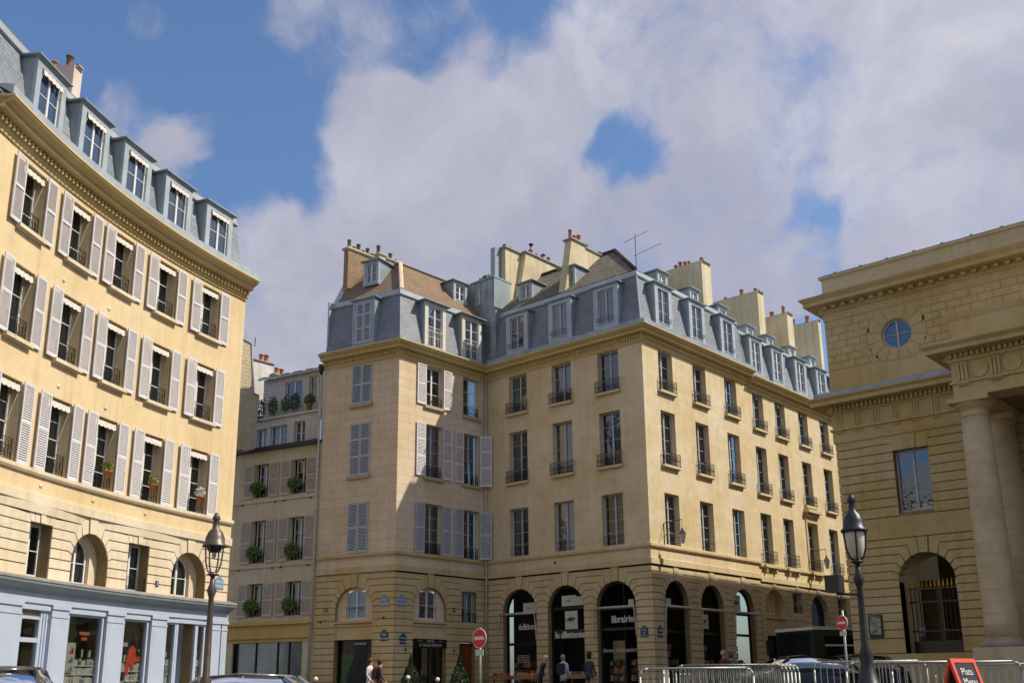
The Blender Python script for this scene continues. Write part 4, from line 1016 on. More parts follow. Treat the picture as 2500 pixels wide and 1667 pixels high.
# ground floor bays
def bay(F, c, sign):
    mb = wall(F, c-1.06, c+1.06, 3.5, 5.3, [(c-.54, c+.54, 3.62, 4.90, 'r')], .16, d=-.17); obj('niche_wall', mb, M['stC'], C)
    mb = MB(); slab(mb, F, c-1.06, c+1.06, 2.72, 3.52, -.3, -.09); slab(mb, F, c-1.06, c+1.06, 3.44, 3.52, -.09, .02); slab(mb, F, c-1.06, c+1.06, 3.30, 3.36, -.09, -.02); slab(mb, F, c-1.06, c+1.06, 2.72, 2.80, -.09, -.01); slab(mb, F, c-1.06, c-.98, 2.8, 3.3, -.09, -.05); slab(mb, F, c+.98, c+1.06, 2.8, 3.3, -.09, -.05)
    obj('shop_entablature', mb, M['stCg'], C)
    window(C, F, c, 3.62, 1.06, 1.28, 2, depth=.26, frame='white', arch=.18, pane='glassb', rail='one', railh=.5)
bay(FC1, 2.21, False); bay(FC2, 2.21, True)
mb = MB(); slab(mb, FC2, 1.16, 3.26, 2.36, 2.74, -.1, .03); sg = obj('sign_board', mb, M['blackp'], C)
lettering(sg, FC2, 2.21, 2.64, .045, 'HOTEL', .15, 'letter'); lettering(sg, FC2, 2.21, 2.46, .045, 'LE RELAIS MÉDICIS', .17, 'letter')
mb = MB()
for u in (-.62, .62): slab(mb, FC2, 2.21+u-.14, 2.21+u+.14, 2.635, 2.65, .03, .045)
obj('sign_rule', mb, M['letter'], sg)
mb = MB(); 
for a in (1.16, 1.72, 2.42, 3.22): slab(mb, FC2, a, a+.05, 0, 2.36, -.34, -.28)
ent = obj('entrance', mb, M['blackp'], C)
mb = MB(); slab(mb, FC2, 1.18, 3.24, 0, 2.36, -.33, -.32); obj('pane', mb, M['glassd'], ent)
mb = MB(); slab(mb, FC2, .2, 5.6, 0, 3.2, -1.6, -1.5); slab(mb, FC2, 2.55, 3.2, 0, 2.4, -.9, -.86); obj('hall_wall', mb, plain('hall_paint', (.10, .09, .06), .8), ent)
mb = MB(); slab(mb, FC2, 4.13, 5.19, 0, 2.62, -.30, -.24); slab(mb, FC2, 4.2, 4.6, .3, 2.3, -.24, -.225); slab(mb, FC2, 4.72, 5.12, .3, 2.3, -.24, -.225); dr = obj('door', mb, plain('red_brown_door', (.16, .035, .015), .5, 0, .15, 3), C)
mb = MB(); mb.lathe([(.02, 0), (.05, .02), (.02, .05)], (0, 0, 0), 8); obj('door_knocker', MB(), M['iron'], dr) if False else None
window(C, FC2, 4.78, 3.52, 1.02, 1.48, 2, depth=.2, frame='fgrey', curt=0, cm='cur1', rail='bars', railh=.5)
# restaurant window with red and green curtains
mb = MB()
for a in (1.17, 3.19): slab(mb, FC1, a, a+.06, 0, 2.72, -.36, -.28)
rw = obj('restaurant_window', mb, M['blackp'], C)
mb = MB(); slab(mb, FC1, 1.2, 3.24, .1, 2.72, -.34, -.33); obj('pane', mb, M['glassd'], rw)
mb = MB(); slab(mb, FC1, .1, 3.6, 0, 3.6, -1.3, -1.2); obj('back_wall', mb, M['dark'], rw)
mat_gc = plain('green_curtain', (.12, .24, .045), .9, 0, .25, 5); mat_rc = plain('dark_red_valance', (.16, .025, .02), .9, 0, .25, 5)
def drape(parent, F, a0, a1, z0, z1, side, d=-.46):
    """curtain gathered towards one side at the bottom"""
    mb = MB(); n = 22; m = 10; vs = []; fs = []
    for j in range(m+1):
        v = j/m; z = z1+(z0-z1)*v; w = 1-.62*math.sin(v*math.pi*.62)**1.3
        for i in range(n+1):
            u = i/n; a = a0+(a1-a0)*(u*w if side == 'l' else 1-(1-u)*w)
            vs.append(F.P(a, z, d+.03*math.sin(u*30+v*1.5)))
            if i and j: k = j*(n+1)+i; fs.append((k-1, k, k-n-1, k-n-2))
    mb.mesh(vs, fs, smooth=True); obj('curtain', mb, mat_gc, parent)
drape(rw, FC1, 1.24, 1.98, .35, 2.12, 'l'); drape(rw, FC1, 2.72, 3.18, .35, 2.12, 'r')
def valance(parent, F, a0, a1, z0, z1, d=-.44):
    mb = MB(); n = 26; vs = []; fs = []
    for i in range(n+1):
        u = i/n
        for z in (z0, z1): vs.append(F.P(a0+(a1-a0)*u, z, d+.02*math.sin(u*34)))
        if i: k = 2*i; fs.append((k-2, k, k+1, k-1))
    mb.mesh(vs, fs, smooth=True); obj('valance', mb, mat_rc, parent)
valance(rw, FC1, 1.24, 1.98, 2.12, 2.70); valance(rw, FC1, 2.78, 3.18, 2.12, 2.70)
card(rw, FC1, 2.05, 2.75, 2.50, 2.60, d=-.31, mat='cur1')
# brick stack and plaster stacks at the party wall
chimney(C, (-39.05, 31.35), (-39.05, 33.15), .34, 18.8, 22.55, M['brick'], pots=((.18, .5, .10, 'potd'), (.5, .2, .11, 'potd'), (.8, .45, .11, 'potd'), (1.12, .2, .1, 'potd'), (1.42, .42, .1, 'potd'), (1.7, .2, .1, 'potd')), capm=M['chim'])
chimney(C, (-39.05, 33.2), (-39.05, 33.65), .62, 18.8, 22.75, M['chimp'], pots=((.2, .55, .11, 'potd'),), capm=M['chim'], cap=.08)
chimney(C, (-39.05, 33.7), (-39.05, 35.6), .50, 18.8, 22.7, M['chimp'], pots=((.6, .45, .11, 'potd'), (.95, .2, .1, 'potd')), capm=M['chim'])
p0 = FC1.P(-.12, 0, .12)
pipe('downpipe', C, [p0+Vector((0, 0, 15.4)), p0], mat='pipe', r=.06, collars=[p0+Vector((0, 0, z)) for z in (13.2, 10.9, 8.7, 6.3, 3.6)])
mb = MB(); mb.lathe([(.05, 0), (.14, .35), (.16, .5), (.16, .55)], (p0.x, p0.y, 15.35), 10); obj('rain_hopper', mb, M['irond'], C)
def wall_boss(bld, F, s, z, r=.05):
    mb = MB(); mb.bar(F.P(s, z, 0), F.P(s, z, .05), r, 8); obj('wall_fitting', mb, M['irond'], bld)
for s, z in ((.35, 3.55), (3.9, 3.62)): wall_boss(C, FC1, s, z)
for s, z in ((.7, 2.25), (3.75, 2.25), (5.5, 5.75)): wall_boss(C, FC2, s, z)
wall_boss(D, FD1, 4.35, 6.12)
# ================================================================== B: cream plastered house with window boxes
B = thing('plastered_house', 'cream plastered house with beige shutters and leafy window boxes above the ochre restaurant front', 'building', (-42, 30.5, 0))
def sb(s): return s+8.0
WB = 1.0; CB = [sb(-3.72), sb(-1.33)]; FLB = [(9.68, 11.37), (6.48, 8.55), (3.92, 5.50)]
mb = wall(FB, 0, 8.0, 3.62, 12.0, up_ops(CB, WB, FLB), .30); merge(mb, wall(FB, 0, sb(-5.3), -.6, 3.62, [], .1)); merge(mb, wall(FB, sb(-.28), 8.0, -.6, 3.62, [], .1)); obj('wall', mb, M['stB'], B)
mb = MB(); slab(mb, FB, 0, 7.86, 12.0, 12.12, -.1, .28); slab(mb, FB, 0, 7.86, 12.12, 12.20, -1.4, .22); obj('eaves', mb, M['irond'], B)
for z in (9.50, 6.30, 3.74):
    mb = MB(); slab(mb, FB, 0, 7.86, z-.06, z+.05, 0, .07); obj('string_course', mb, M['stB'], B)
cvb = [4, 3, 0, 4, 9, 3]; i = 0
for c in CB:
    for (z0, z1), rows in zip(FLB, (3, 3, 2)):
        window(B, FB, c+.06, z0+.02, WB-.14, z1-z0-.05, rows, depth=.26, frame='cream', curt=cvb[i], cm='cur2', rail='ornate', railh=.42, fw=.055); i += 1
        shutters_open(B, FB, c, z0, WB, z1-z0, 'shutb', mids=(.48,), wl=.62, d=.04)
interior(B, FB, 2, 7.6, 3.9, 11.8)
for z in (9.42, 6.22, 3.66):
    for s in (-4.9, -2.75, -2.2, -.55): wall_boss(B, FB, sb(s), z, .055)
mb = MB(); slab(mb, FB, sb(-5.42), 7.78, 2.95, 3.52, .0, .10); slab(mb, FB, sb(-5.45), 7.84, 3.52, 3.68, .0, .24); slab(mb, FB, sb(-5.42), 7.78, 2.90, 2.98, .1, .16); slab(mb, FB, sb(-5.42), 7.78, 2.72, 2.9, .0, .07)
obj('fascia', mb, M['shopst'], B)
for _a, _b in ((-5.42, -4.98), (-.62, -.28)): mb = MB(); slab(mb, FB, sb(_a), sb(_b), 0, 2.72, -.05, .06); obj('shop_pier', mb, M['stB'], B)
mb = MB()
for a in (-4.98, -3.66, -2.32, -1.62, -.68): slab(mb, FB, sb(a), sb(a)+.06, 0, 2.72, -.22, -.14)
slab(mb, FB, sb(-4.98), sb(-.62), 0, .4, -.22, -.13); bw = obj('restaurant_window', mb, M['blackp'], B)
mb = MB(); slab(mb, FB, sb(-4.98), sb(-.62), .3, 2.72, -.19, -.18); obj('pane', mb, M['glassd'], bw)
mb = MB(); slab(mb, FB, sb(-7.5), sb(-.1), 0, 3.6, -1.3, -1.2); obj('back_wall', mb, M['dark'], bw)
mat_or = plain('rust_valance', (.30, .12, .04), .9, 0, .2, 5)
drape(bw, FB, sb(-4.85), sb(-3.75), .4, 2.25, 'l', -.32); drape(bw, FB, sb(-3.55), sb(-2.9), .4, 2.25, 'l', -.32); drape(bw, FB, sb(-2.62), sb(-1.66), .4, 2.25, 'r', -.32); drape(bw, FB, sb(-1.28), sb(-.68), .4, 2.25, 'r', -.32)
valance(bw, FB, sb(-4.85), sb(-3.75), 2.2, 2.72, -.30); valance(bw, FB, sb(-3.55), sb(-2.9), 2.2, 2.72, -.30); valance(bw, FB, sb(-1.28), sb(-.68), 2.2, 2.72, -.30); valance(bw, FB, sb(-2.62), sb(-1.66), 2.2, 2.72, -.30)
for s in (-4.05, -3.85):
    mb = MB(); p = FB.P(sb(s), 1.35, -.9); mb.lathe([(.02, -.05), (.05, 0), (.02, .05)], p, 10)
    lm = obj('wall_lamp_bulb', mb, None, bw)
    m_, t_, b_ = new_mat('lamp_glow'); b_.inputs['Emission Color'].default_value = (1, .55, .15, 1); b_.inputs['Emission Strength'].default_value = 5; lm.data.materials.append(m_)
q = FB.P(7.72, 0, .09)
pipe('downpipe', B, [q+Vector((0, 0, 11.95)), q+Vector((0, 0, 11.6)), q+FB.t*.14+Vector((0, 0, 11.2))], mat='pipe', r=.05)
# set-back attic storeys
FB1 = Flat(V2(FB.P(0, 0, -1.0)), V2(FB.P(7.55, 0, -1.0)))
AB = [(sb(-5.2), sb(-4.5), 12.4, 13.52, 'r'), (sb(-4.27), sb(-3.15), 12.4, 13.56, 'r'), (sb(-2.68), sb(-1.97), 12.45, 13.62, 'r')]
mb = wall(FB1, 0, 7.0, 12.1, 13.95, AB, .2); obj('attic_wall', mb, M['stW'], B)
for k, o in enumerate(AB): window(B, FB1, (o[0]+o[1])/2, o[2], o[1]-o[0], o[3]-o[2], 2, depth=.16, frame='white', pane='glassb', fw=.045, sill=.12)
mb = MB(); slab(mb, FB1, 0, 7.0, 13.95, 14.05, -1.2, .12); obj('terrace_edge', mb, M['stW'], B)
FB2 = Flat(V2(FB.P(0, 0, -1.55)), V2(FB.P(7.55, 0, -1.55)))
mb = wall(FB2, sb(-5.4), sb(-.95), 14.0, 16.35, [(sb(-3.9), sb(-2.75), 14.5, 16.0, 'r'), (sb(-2.3), sb(-1.3), 14.6, 16.1, 'r')], .2); obj('attic_wall', mb, M['stW'], B)
window(B, FB2, sb(-3.32), 14.5, 1.15, 1.5, 2, depth=.12, frame='white', pane='glassb'); window(B, FB2, sb(-1.8), 14.6, 1.0, 1.5, 2, depth=.12, frame='white', pane='glassb')
mb = MB()
for k in range(10): slab(mb, FB2, sb(-5.35), sb(-4.2), 14.3+k*.18, 14.32+k*.18, 0, .02)
obj('cladding_battens', mb, M['zincl'], B)
a, b = FB2.P(sb(-5.6), 16.35, .25), FB2.P(sb(-.85), 16.35, .25); c_, d_ = FB2.P(sb(-.85), 17.3, -2.6), FB2.P(sb(-5.6), 17.3, -2.6)
mb = MB(); mb.poly([a, b, c_, d_]); 
for k in range(11):
    u = a+(b-a)*k/10; v = d_+(c_-d_)*k/10; mb.bar(u+Vector((0, 0, .03)), v+Vector((0, 0, .03)), .03, 4)
for k in range(6): mb.bar(a+(b-a)*(k+.1)/6+Vector((0, 0, .05)), a+(b-a)*(k+.7)/6+Vector((0, 0, .05)), .035, 4)
mb.poly([a-Vector((0, 0, .08)), b-Vector((0, 0, .08)), b, a]); obj('zinc_roof', mb, M['zincl'], B)
mb = MB(); slab(mb, FB2, sb(-.98), sb(-.55), 12.2, 16.3, -1.0, .5); obj('parapet_pier', mb, M['stW'], B)
mb = MB(); slab(mb, FB2, sb(-1.75), sb(-.9), 16.6, 17.6, -2.4, -1.6); obj('chimney', mb, M['stW'], B)

# rubble party wall of the house behind
RW = thing('rubble_gable', 'bare rubble-stone party wall rising between the curved building and the plastered house', 'wall', (-43, 27.5, 0))
mb = MB(); X0 = -42.6; pts = [(26.9, 12.0), (28.55, 12.0), (28.95, 12.1), (29.05, 14.9), (28.75, 14.95), (28.45, 17.5), (27.95, 17.62), (24.5, 18.6), (24.5, 11.6)]
mb.poly([(X0, y, z) for y, z in pts], pts); mb.poly([(X0-.4, y, z) for y, z in pts][::-1], pts[::-1])
for i in range(len(pts)):
    j = (i+1) % len(pts); mb.poly([(X0, pts[j][0], pts[j][1]), (X0, pts[i][0], pts[i][1]), (X0-.4, pts[i][0], pts[i][1]), (X0-.4, pts[j][0], pts[j][1])])
obj('wall', mb, M['rubble'], RW)
mb = MB(); mb.tube([(X0+.02, y, z+.03) for y, z in pts[2:7]], .045, 5); obj('zinc_coping', mb, M['zincl'], RW)
mb = MB(); mb.bar((X0+.1, 28.6, 17.4), (X0+.1, 28.62, 17.9), .02, 6); obj('vent_pipe', mb, M['irond'], RW)
WH = thing('white_house', 'distant white rendered house with orange chimney pots above the zinc roof', 'building', (-57, 38, 0))
mb = MB(); mb.box(-62, -55, 34, 39.3, 8, 20.2); obj('wall', mb, M['stW'], WH)
chimney(WH, (-55.6, 36.3), (-55.6, 38.6), .5, 17, 21.45, M['stW'], pots=((1.5, .5, .16, 'pot'), (1.9, .55, .16, 'pot')))
chimney(WH, (-55.3, 38.5), (-55.3, 39.5), .5, 17, 20.7, M['stW'], pots=((.35, .5, .15, 'pot'), (.75, .5, .15, 'pot')))
mb = MB(); mb.mesh([(-55.2, 36, 20.2), (-55.2, 39.3, 19.4), (-60, 39.3, 21), (-60, 36, 21)], [(0, 1, 2, 3)]); obj('roof', mb, M['zincl'], WH)

# ================================================================== A: curved building
A = thing('curved_building', 'curved yellow rendered building with white louvred shutters above a pale blue shopfront', 'building', (-31, 15, 0))
WA = 1.06; CA = [-1.2+.0, 1.155, 3.495, 5.746, 8.086, 10.485]; CA = CA[1:]
FLA = [(12.94, 14.84), (9.84, 11.88), (6.55, 8.75)]
opsA = up_ops(CA, WA, FLA)
mb = wall(FA, SA0, SA1, 5.60, 15.75, opsA, .36, seg=.6); 
# end walls of the curved block
pE_ = FA.P(SA1, 0); nE = (FA.P(SA1, 0)-Vector((.6, 30.12, 0))).normalized()
for s, fl in ((SA1, False), (SA0, True)):
    p = FA.P(s, 0); n_ = (p-Vector((.6, 30.12, 0))).normalized(); q = p+n_*9
    w = [p+Vector((0, 0, -.6)), q+Vector((0, 0, -.6)), q+Vector((0, 0, 15.75)), p+Vector((0, 0, 15.75))]
    mb.poly(w if not fl else w[::-1], [(0, 0), (9, 0), (9, 16), (0, 16)])
obj('wall', mb, M['stA'], A)
GA = [(.40-.88, .40+.88, 3.0, 5.16, 'a'), (2.75, 3.75, 3.0, 5.13, 'r'), (4.72, 6.44, 3.0, 5.16, 'a'), (7.35, 8.38, 3.0, 5.13, 'r'), (9.56, 11.30, 3.0, 5.16, 'a')]
mb = wall(FA, SA0, SA1, -.6, 5.63, [(o[0], o[1], 3.64, o[3], o[4]) for o in GA]+[(2.74, 3.6, -.3, 2.6, 'r'), (4.82, 6.42, .56, 2.78, 'r'), (7.38, 8.56, .56, 2.78, 'r'), (9.44, 9.94, .3, 2.78, 'r'), (10.06, 10.88, -.3, 2.78, 'r'), (11.0, 11.4, .3, 2.78, 'r')], .42, seg=.6, d=-.04); obj('joint_backing', mb, M['joint'], A)
ZSA = [5.36-.2975*k for k in range(7)]
mb = rust(FA, SA0, SA1, [5.36-.28*k for k in range(6)]+[3.62], GA, 5.63)
for o in (GA[1], GA[3]): merge(mb, voussoirs(FA, o, 5.58, n=5, sp=.22, th=.05))
obj('rusticated_wall', mb, M['stAl'], A)
pA = [V2(p) for p in FA.path(SA0, SA1, 24)]
mb = MB(); sweep(mb, pA, cornice_prof(15.63)); sweep(mb, pA, [(0, 15.3), (.58, 15.66), (.64, 15.70), (.64, 15.76), (0, 15.8)])
dentils(mb, pA, .11, .21, 15.19, 15.335, .075, .075); obj('cornice', mb, M['corn'], A)
for pr in (LEDGE, shift(BANDP, -.05)):
    mb = MB(); sweep(mb, pA, pr); obj('string_course', mb, M['stAl'], A)
mb = MB(); sweep(mb, pA, [(.55, 15.77), (.58, 15.775), (.58, 16.02), (.52, 16.05), (.02, 16.1)]); obj('gutter', mb, M['zincl'], A)
sM1 = 12.12; pAm = [V2(p) for p in FA.path(SA0+.3, sM1, 24)]
mb = MB(); sweep(mb, pAm, [(.02, 16.0), (-.40, 18.1), (-9, 18.1), (-9, 16)]); obj('mansard_roof', mb, M['slateb'], A)
mb = MB(); sweep(mb, pAm, [(-.40, 18.05), (-.30, 18.08), (-.30, 18.16), (-.37, 18.2), (-.37, 18.36), (-.46, 18.4), (-.6, 18.42)]); obj('roof_flashing', mb, M['zincl'], A)
mb = MB(); sweep(mb, pAm, [(-.44, 18.38), (-.44, 18.47), (-3.0, 20.0), (-6, 18.2)]); obj('tile_roof', mb, M['tileb'], A)
CADm = [1.155, 3.52, 5.86, 8.17, 10.54]
def awning(bld, F, s, z, w, d=-.12, drop=.16, arms=1.0):
    def f():
        mb = MB(); hw = w/2-.02; n = 24; vs = []; fs = []
        for i in range(n+1):
            u = i/n; x = -hw+2*hw*u; sc = .045*abs(math.sin(u*math.pi*5))
            for k, (yy, zz) in enumerate(((0.06, 0), (-.05, -.03), (-.075, -.03-drop-sc))): vs.append((x, yy+.012*math.sin(u*31), zz))
            if i:
                b = 3*i; fs += [(b-3, b, b+1, b-2), (b-2, b+1, b+2, b-1)]
        mb.mesh(vs, fs, smooth=False); return mb.build('awning')
    aw = part('awning', cached(('aw', round(w, 2), drop), f), M['awn'], bld, F.M(s, z-.04, d))
    def g():
        mb = MB(); hw = w/2-.03; mb.bar((-hw, .05, .0), (hw, .05, 0), .035, 8)
        for sx in (-1, 1): mb.bar((sx*hw, -.07, -.1), (sx*(hw-.02), .22, -.1-arms), .011, 5)
        return mb.build('awning_frame')
    part('awning_frame', cached(('awf', round(w, 2), arms), g), M['cream'], aw, F.M(s, z-.04, d))
ca = [9, 3, 1, 9, 0, 4, 5, 5, 1, 9, 5, 5, 4, 3, 9]; i = 0
for (z0, z1), rows, st in zip(FLA, (3, 3, 4), ('ornate',)*3):
    for c in CA:
        window(A, FA, c, z0, WA, z1-z0, rows, depth=.32, frame='white', curt=ca[i % len(ca)], cm=['cur2', 'cur1', 'cur2', 'cur2'][i % 4], rail='ornate', railh=.62, sill=.16 if z0 > 7 else None, sillm=M['stAl'], fw=.06); i += 1
        awning(A, FA, c, z1-.02, WA, d=-.10, drop=.15)
        shutters_open(A, FA, c, z0-.03, WA, z1-z0+.05, 'shutw', mids=(.52,), wl=.53, d=.06, yaw=R_(3))
for c in CADm:
    dormer(A, FA, c, 16.16, 18.0, 1.5, out=.16, rows=2 if c > 3 else 2, win_w=1.04, frame='white', frw=.22, base=.14, facem='zincl', cap=.12)
    awning(A, FA, c, 17.80, 1.04, d=.14, drop=.13, arms=.8)
interior(A, FA, SA0, SA1-.2, 3.7, 15.4, d=-1.0)
for o in GA:
    c = (o[0]+o[1])/2; w = o[1]-o[0]
    if o[4] == 'a':
        mb = wall(FA, o[0]-.02, o[1]+.02, 3.62, 5.2, [(c-.62, c+.50, 3.66, 5.03, 'a')], .2, d=-.40); obj('niche_wall', mb, M['stAl'], A)
        window(A, FA, c-.06, 3.68, 1.08, 1.34, 2, depth=.50, frame='white', arch=.5, curt=0, cm='cur1', fw=.06)
    else: window(A, FA, c, 3.68, w, o[3]-3.68, 2, depth=.36, frame='white', curt=0 if c > 5 else 3, cm='cur1', rail='bars' if c > 5 else None, railh=.42, fw=.06)
for s, z in ((3.0, 12.25), (5.3, 12.2), (3.3, 9.1), (5.6, 9.05), (3.0, 6.14), (5.45, 6.14), (8.0, 6.14)):
    mb = MB(); mb.bar(FA.P(s, z, 0), FA.P(s, z, .015), .07, 10); obj('anchor_plate', mb, M['stAl'], A)
# pink chimney
chimney(A, (-32.6, 12.15), (-31.04, 13.15), -.48, 18.0, 21.0, M['chimp'], pots=((.15, .2, .11, 'pot'), (.55, .26, .13, 'pot'), (.95, .24, .12, 'pot'), (1.5, .42, .12, 'potd')))
# pale blue shopfront
SH = obj('shopfront', (lambda mb: (sweep(mb, [V2(p) for p in FA.path(2.64-3.4, 12.44, 18)], [(.0, 2.95), (.14, 2.95), (.14, 3.27), (.0, 3.27)]), mb)[1])(MB()), M['shopb'], A)
mb = MB(); sweep(mb, pA, [(.0, 3.20), (.20, 3.24), (.24, 3.30), (.44, 3.42), (.46, 3.50), (.0, 3.505)]); obj('ledge', mb, M['shopbd'], SH)
mb = MB(); sweep(mb, pA, [(.0, 3.66), (.02, 3.66), (.48, 3.56), (.48, 3.50), (.0, 3.50)]); obj('lead_flashing', mb, M['lead'], SH)
def pil(a, b):
    mb = MB(); slab(mb, FA, a, b, -.5, 2.95, 0, .13); slab(mb, FA, a-.02, b+.02, 2.62, 2.66, .13, .15); slab(mb, FA, a-.03, b+.03, 2.84, 2.95, .13, .17); slab(mb, FA, a+.10, b-.10, .7, 2.5, .13, .135); obj('pilaster', mb, M['shopb'], SH)
for a, b in ((-.7, .35), (.55, 2.64), (3.95, 4.70), (6.49, 7.29), (8.63, 9.37), (11.46, 12.10), (12.16, 12.44)): pil(a, b)
def shopwin(a, b, z0, z1, d=-.02, t=.07, over=None, dd=None):
    mb = MB(); slab(mb, FA, a, a+t, z0, z1, d-.06, d+.06); slab(mb, FA, b-t, b, z0, z1, d-.06, d+.06); slab(mb, FA, a+t, b-t, z1-t, z1, d-.06, d+.055); slab(mb, FA, a+t, b-t, z0, z0+t, d-.06, d+.055)
    if over: slab(mb, FA, a+t, b-t, over-.06, over+.06, d-.06, d+.055)
    w_ = obj('shop_window', mb, M['shopb'], SH)
    mb = MB(); slab(mb, FA, a+.02, b-.02, z0+.02, z1-.02, d-.006, d+.006); obj('pane', mb, M['glassd'], w_)
    mb = MB(); slab(mb, FA, a-.3, b+.3, -.3, 3.0, -2.0, -1.9); obj('back_wall', mb, plain('olive_shop_wall', (.22, .195, .10), .9, 0, .15, 2), w_)
    return w_
for a, b in ((3.95-1.31, 3.95), (4.7, 6.49), (7.29, 8.63), (9.37, 11.46)):
    mb = MB(); slab(mb, FA, a, b, 2.78, 2.95, -.05, .10); obj('lintel', mb, M['shopb'], SH)
# real opening behind the front: recess walls
w1 = shopwin(4.80, 6.44, .55, 2.79); w2 = shopwin(7.36, 8.58, .55, 2.79); w3 = shopwin(9.42, 9.96, .3, 2.79); w4 = shopwin(10.98, 11.42, .3, 2.79)
w0 = shopwin(2.72, 3.62, -.2, 2.60, over=1.98)
mb = MB(); slab(mb, FA, 3.62, 3.95, -.3, 2.8, -.05, .02); slab(mb, FA, 3.70, 3.74, -.3, 2.7, .02, .05); slab(mb, FA, 3.82, 3.86, -.3, 2.7, .02, .05); obj('door_jamb', mb, M['shopb'], SH)
mb = MB(); slab(mb, FA, 2.95, 3.2, -.3, 1.7, -.9, -.85); obj('hall_opening', mb, M['dark'], w0)
mb = MB(); slab(mb, FA, 3.2, 3.6, -.3, 1.9, -.6, -.55); obj('inner_door', mb, M['cream'], w0)
mb = MB(); slab(mb, FA, 9.96, 10.05, -.3, 2.79, -1.2, .05); slab(mb, FA, 10.90, 10.98, -.3, 2.79, -1.2, .05); slab(mb, FA, 10.05, 10.9, -.3, 2.79, -1.25, -1.2); slab(mb, FA, 10.05, 10.9, 2.2, 2.26, -1.2, -1.15); obj('doorway', mb, M['shopb'], SH)
# cut-paper bookshelves in the shop windows
PAP = plain('cut_paper', (.66, .64, .62), .85, 0, .05, 9); PAPG = plain('paper_shadow_line', (.36, .35, .34), .85)
def paper_books(parent, a0, a1, z1, seed, d=-.12):
    rnd = random.Random(seed); mb = MB(); ln = MB(); z = .1
    prof = []
    while z < z1-.05:
        a = a0; h = rnd.uniform(.2, .27)
        while a < a1-.03:
            w = rnd.uniform(.03, .075); hh = h*rnd.uniform(.7, 1.0)
            if rnd.random() < .18: w = rnd.uniform(.14, .22); 
            a2 = min(a+w, a1)
            if rnd.random() < .93: slab(mb, FA, a, a2-.006, z, z+hh, d-.03, d+rnd.uniform(0, .025))
            if rnd.random() < .4: slab(ln, FA, (a+a2)/2-.004, (a+a2)/2+.003, z+.03, z+hh*.7, d, d+.031)
            a = a2
        slab(mb, FA, a0, a1, z-.02, z, d-.03, d+.04); z += h+.03
    for k in range(4):
        u = rnd.uniform(a0, a1-.1); slab(mb, FA, u, u+.05, z, z+rnd.uniform(.1, .24), d-.03, d+.01)
    obj('paper_books', mb, PAP, parent); obj('paper_line', ln, PAPG, parent)
paper_books(w1, 4.88, 6.36, 1.55, 3); paper_books(w2, 7.44, 8.5, 1.50, 4); paper_books(w3, 9.5, 9.9, 1.55, 5); paper_books(w4, 11.05, 11.36, 1.7, 6)
mb = MB(); slab(mb, FA, 5.0, 5.38, 1.15, 1.98, -.05, -.04); pc = obj('hanging_card', mb, M['paper'], w1)
for k, cc in enumerate(((.45, .03, .04), (.03, .18, .25), (.12, .25, .5))):
    mb = MB(); z = 1.76-k*.25; mb.prism([(5.08, z-.08), (5.30, z-.08), (5.27, z+.08), (5.2, z+.02)], FA, -.04, -.03); obj('picture', mb, plain('card_ink_%d' % k, cc, .6), pc)
mb = MB(); slab(mb, FA, 5.50, 5.95, 2.20, 2.30, -.05, -.045); slab(mb, FA, 5.60, 5.86, 2.06, 2.16, -.05, -.045); nb = obj('notice', mb, M['redo'], w1)
lettering(nb, FA, 5.72, 2.25, -.042, 'WALT WHITMAN'[:0]+'NOUVEAUTÉS', .075, 'letter'); lettering(nb, FA, 5.73, 2.11, -.042, 'LIVRES', .075, 'letter')
mb = MB(); slab(mb, FA, 7.45, 7.78, 1.95, 2.07, -.06, -.05); obj('card', mb, M['paper'], w2)
mb = MB(); pts = [(7.78, 1.1), (7.9, 1.1), (7.95, 1.5), (8.08, 1.25), (8.15, 1.25), (8.15, 1.5), (8.42, 1.52), (8.42, 1.66), (8.2, 1.66), (8.22, 1.85), (8.05, 2.0), (7.9, 1.92), (7.8, 1.6)]
mb.prism(pts, FA, -.09, -.06); rd = obj('reader_figure', mb, M['redo'], w2)
mb = MB(); p = FA.P(8.28, 1.80, -.06); mb.lathe([(.01, -.1), (.09, -.05), (.1, 0), (.07, .08), (.01, .1)], p, 10, sx=1, sy=.4); obj('figure_hair', mb, M['irond'], rd)

# ================================================================== theatre (measured heights turned into metres by zt, widths by kt)
kt = 1.164
def zt(z): return kt*z-.115
T = thing('theatre', 'ochre sandstone theatre with rusticated wall, round window and doric portico', 'building', (-8, 44, 0))
XT, YT = -13.87*kt, 32.0*kt
FTh = Flat((XT, YT), (9, YT)); FTf = Flat((XT, YT+34), (XT, YT))
LT = FTh.L
tw = (1.86*kt, 2.96*kt, zt(5.82), zt(7.80), 'r'); ta = (1.63*kt, 3.35*kt, zt(1.47), zt(4.54), 'a')
mb = wall(FTh, 0.04, LT, -.6, zt(8.31), [tw, ta], .45, d=-.04); merge(mb, wall(FTf, 0, FTf.L-.04, -.6, zt(8.31), [], .1, d=-.04)); obj('joint_backing', mb, M['joint'], T)
z1s = [zt(8.05-.2875*k) for k in range(8)]+[zt(5.72)]; z2s = [zt(4.785-.254*k) for k in range(12)]+[zt(1.54), zt(1.13), zt(.6), -.3]
def rustT(F, s0, s1, ops):
    mb = rust(F, s0, s1, z1s, [o for o in ops if o[4] == 'r'], zt(8.31), g=.04); merge(mb, rust(F, s0, s1, z2s, [o for o in ops if o[4] == 'a'], zt(5.01), g=.04)); mb.prism([(s0, zt(5.04)), (s1, zt(5.04)), (s1, zt(5.69)), (s0, zt(5.69))], F, -.04, .02); return mb
mb = rustT(FTh, 0.0, 5.0*kt, [tw, ta]); merge(mb, rustT(FTh, 5.0*kt, LT, [])); merge(mb, rustT(FTf, 0, FTf.L-.05, []))
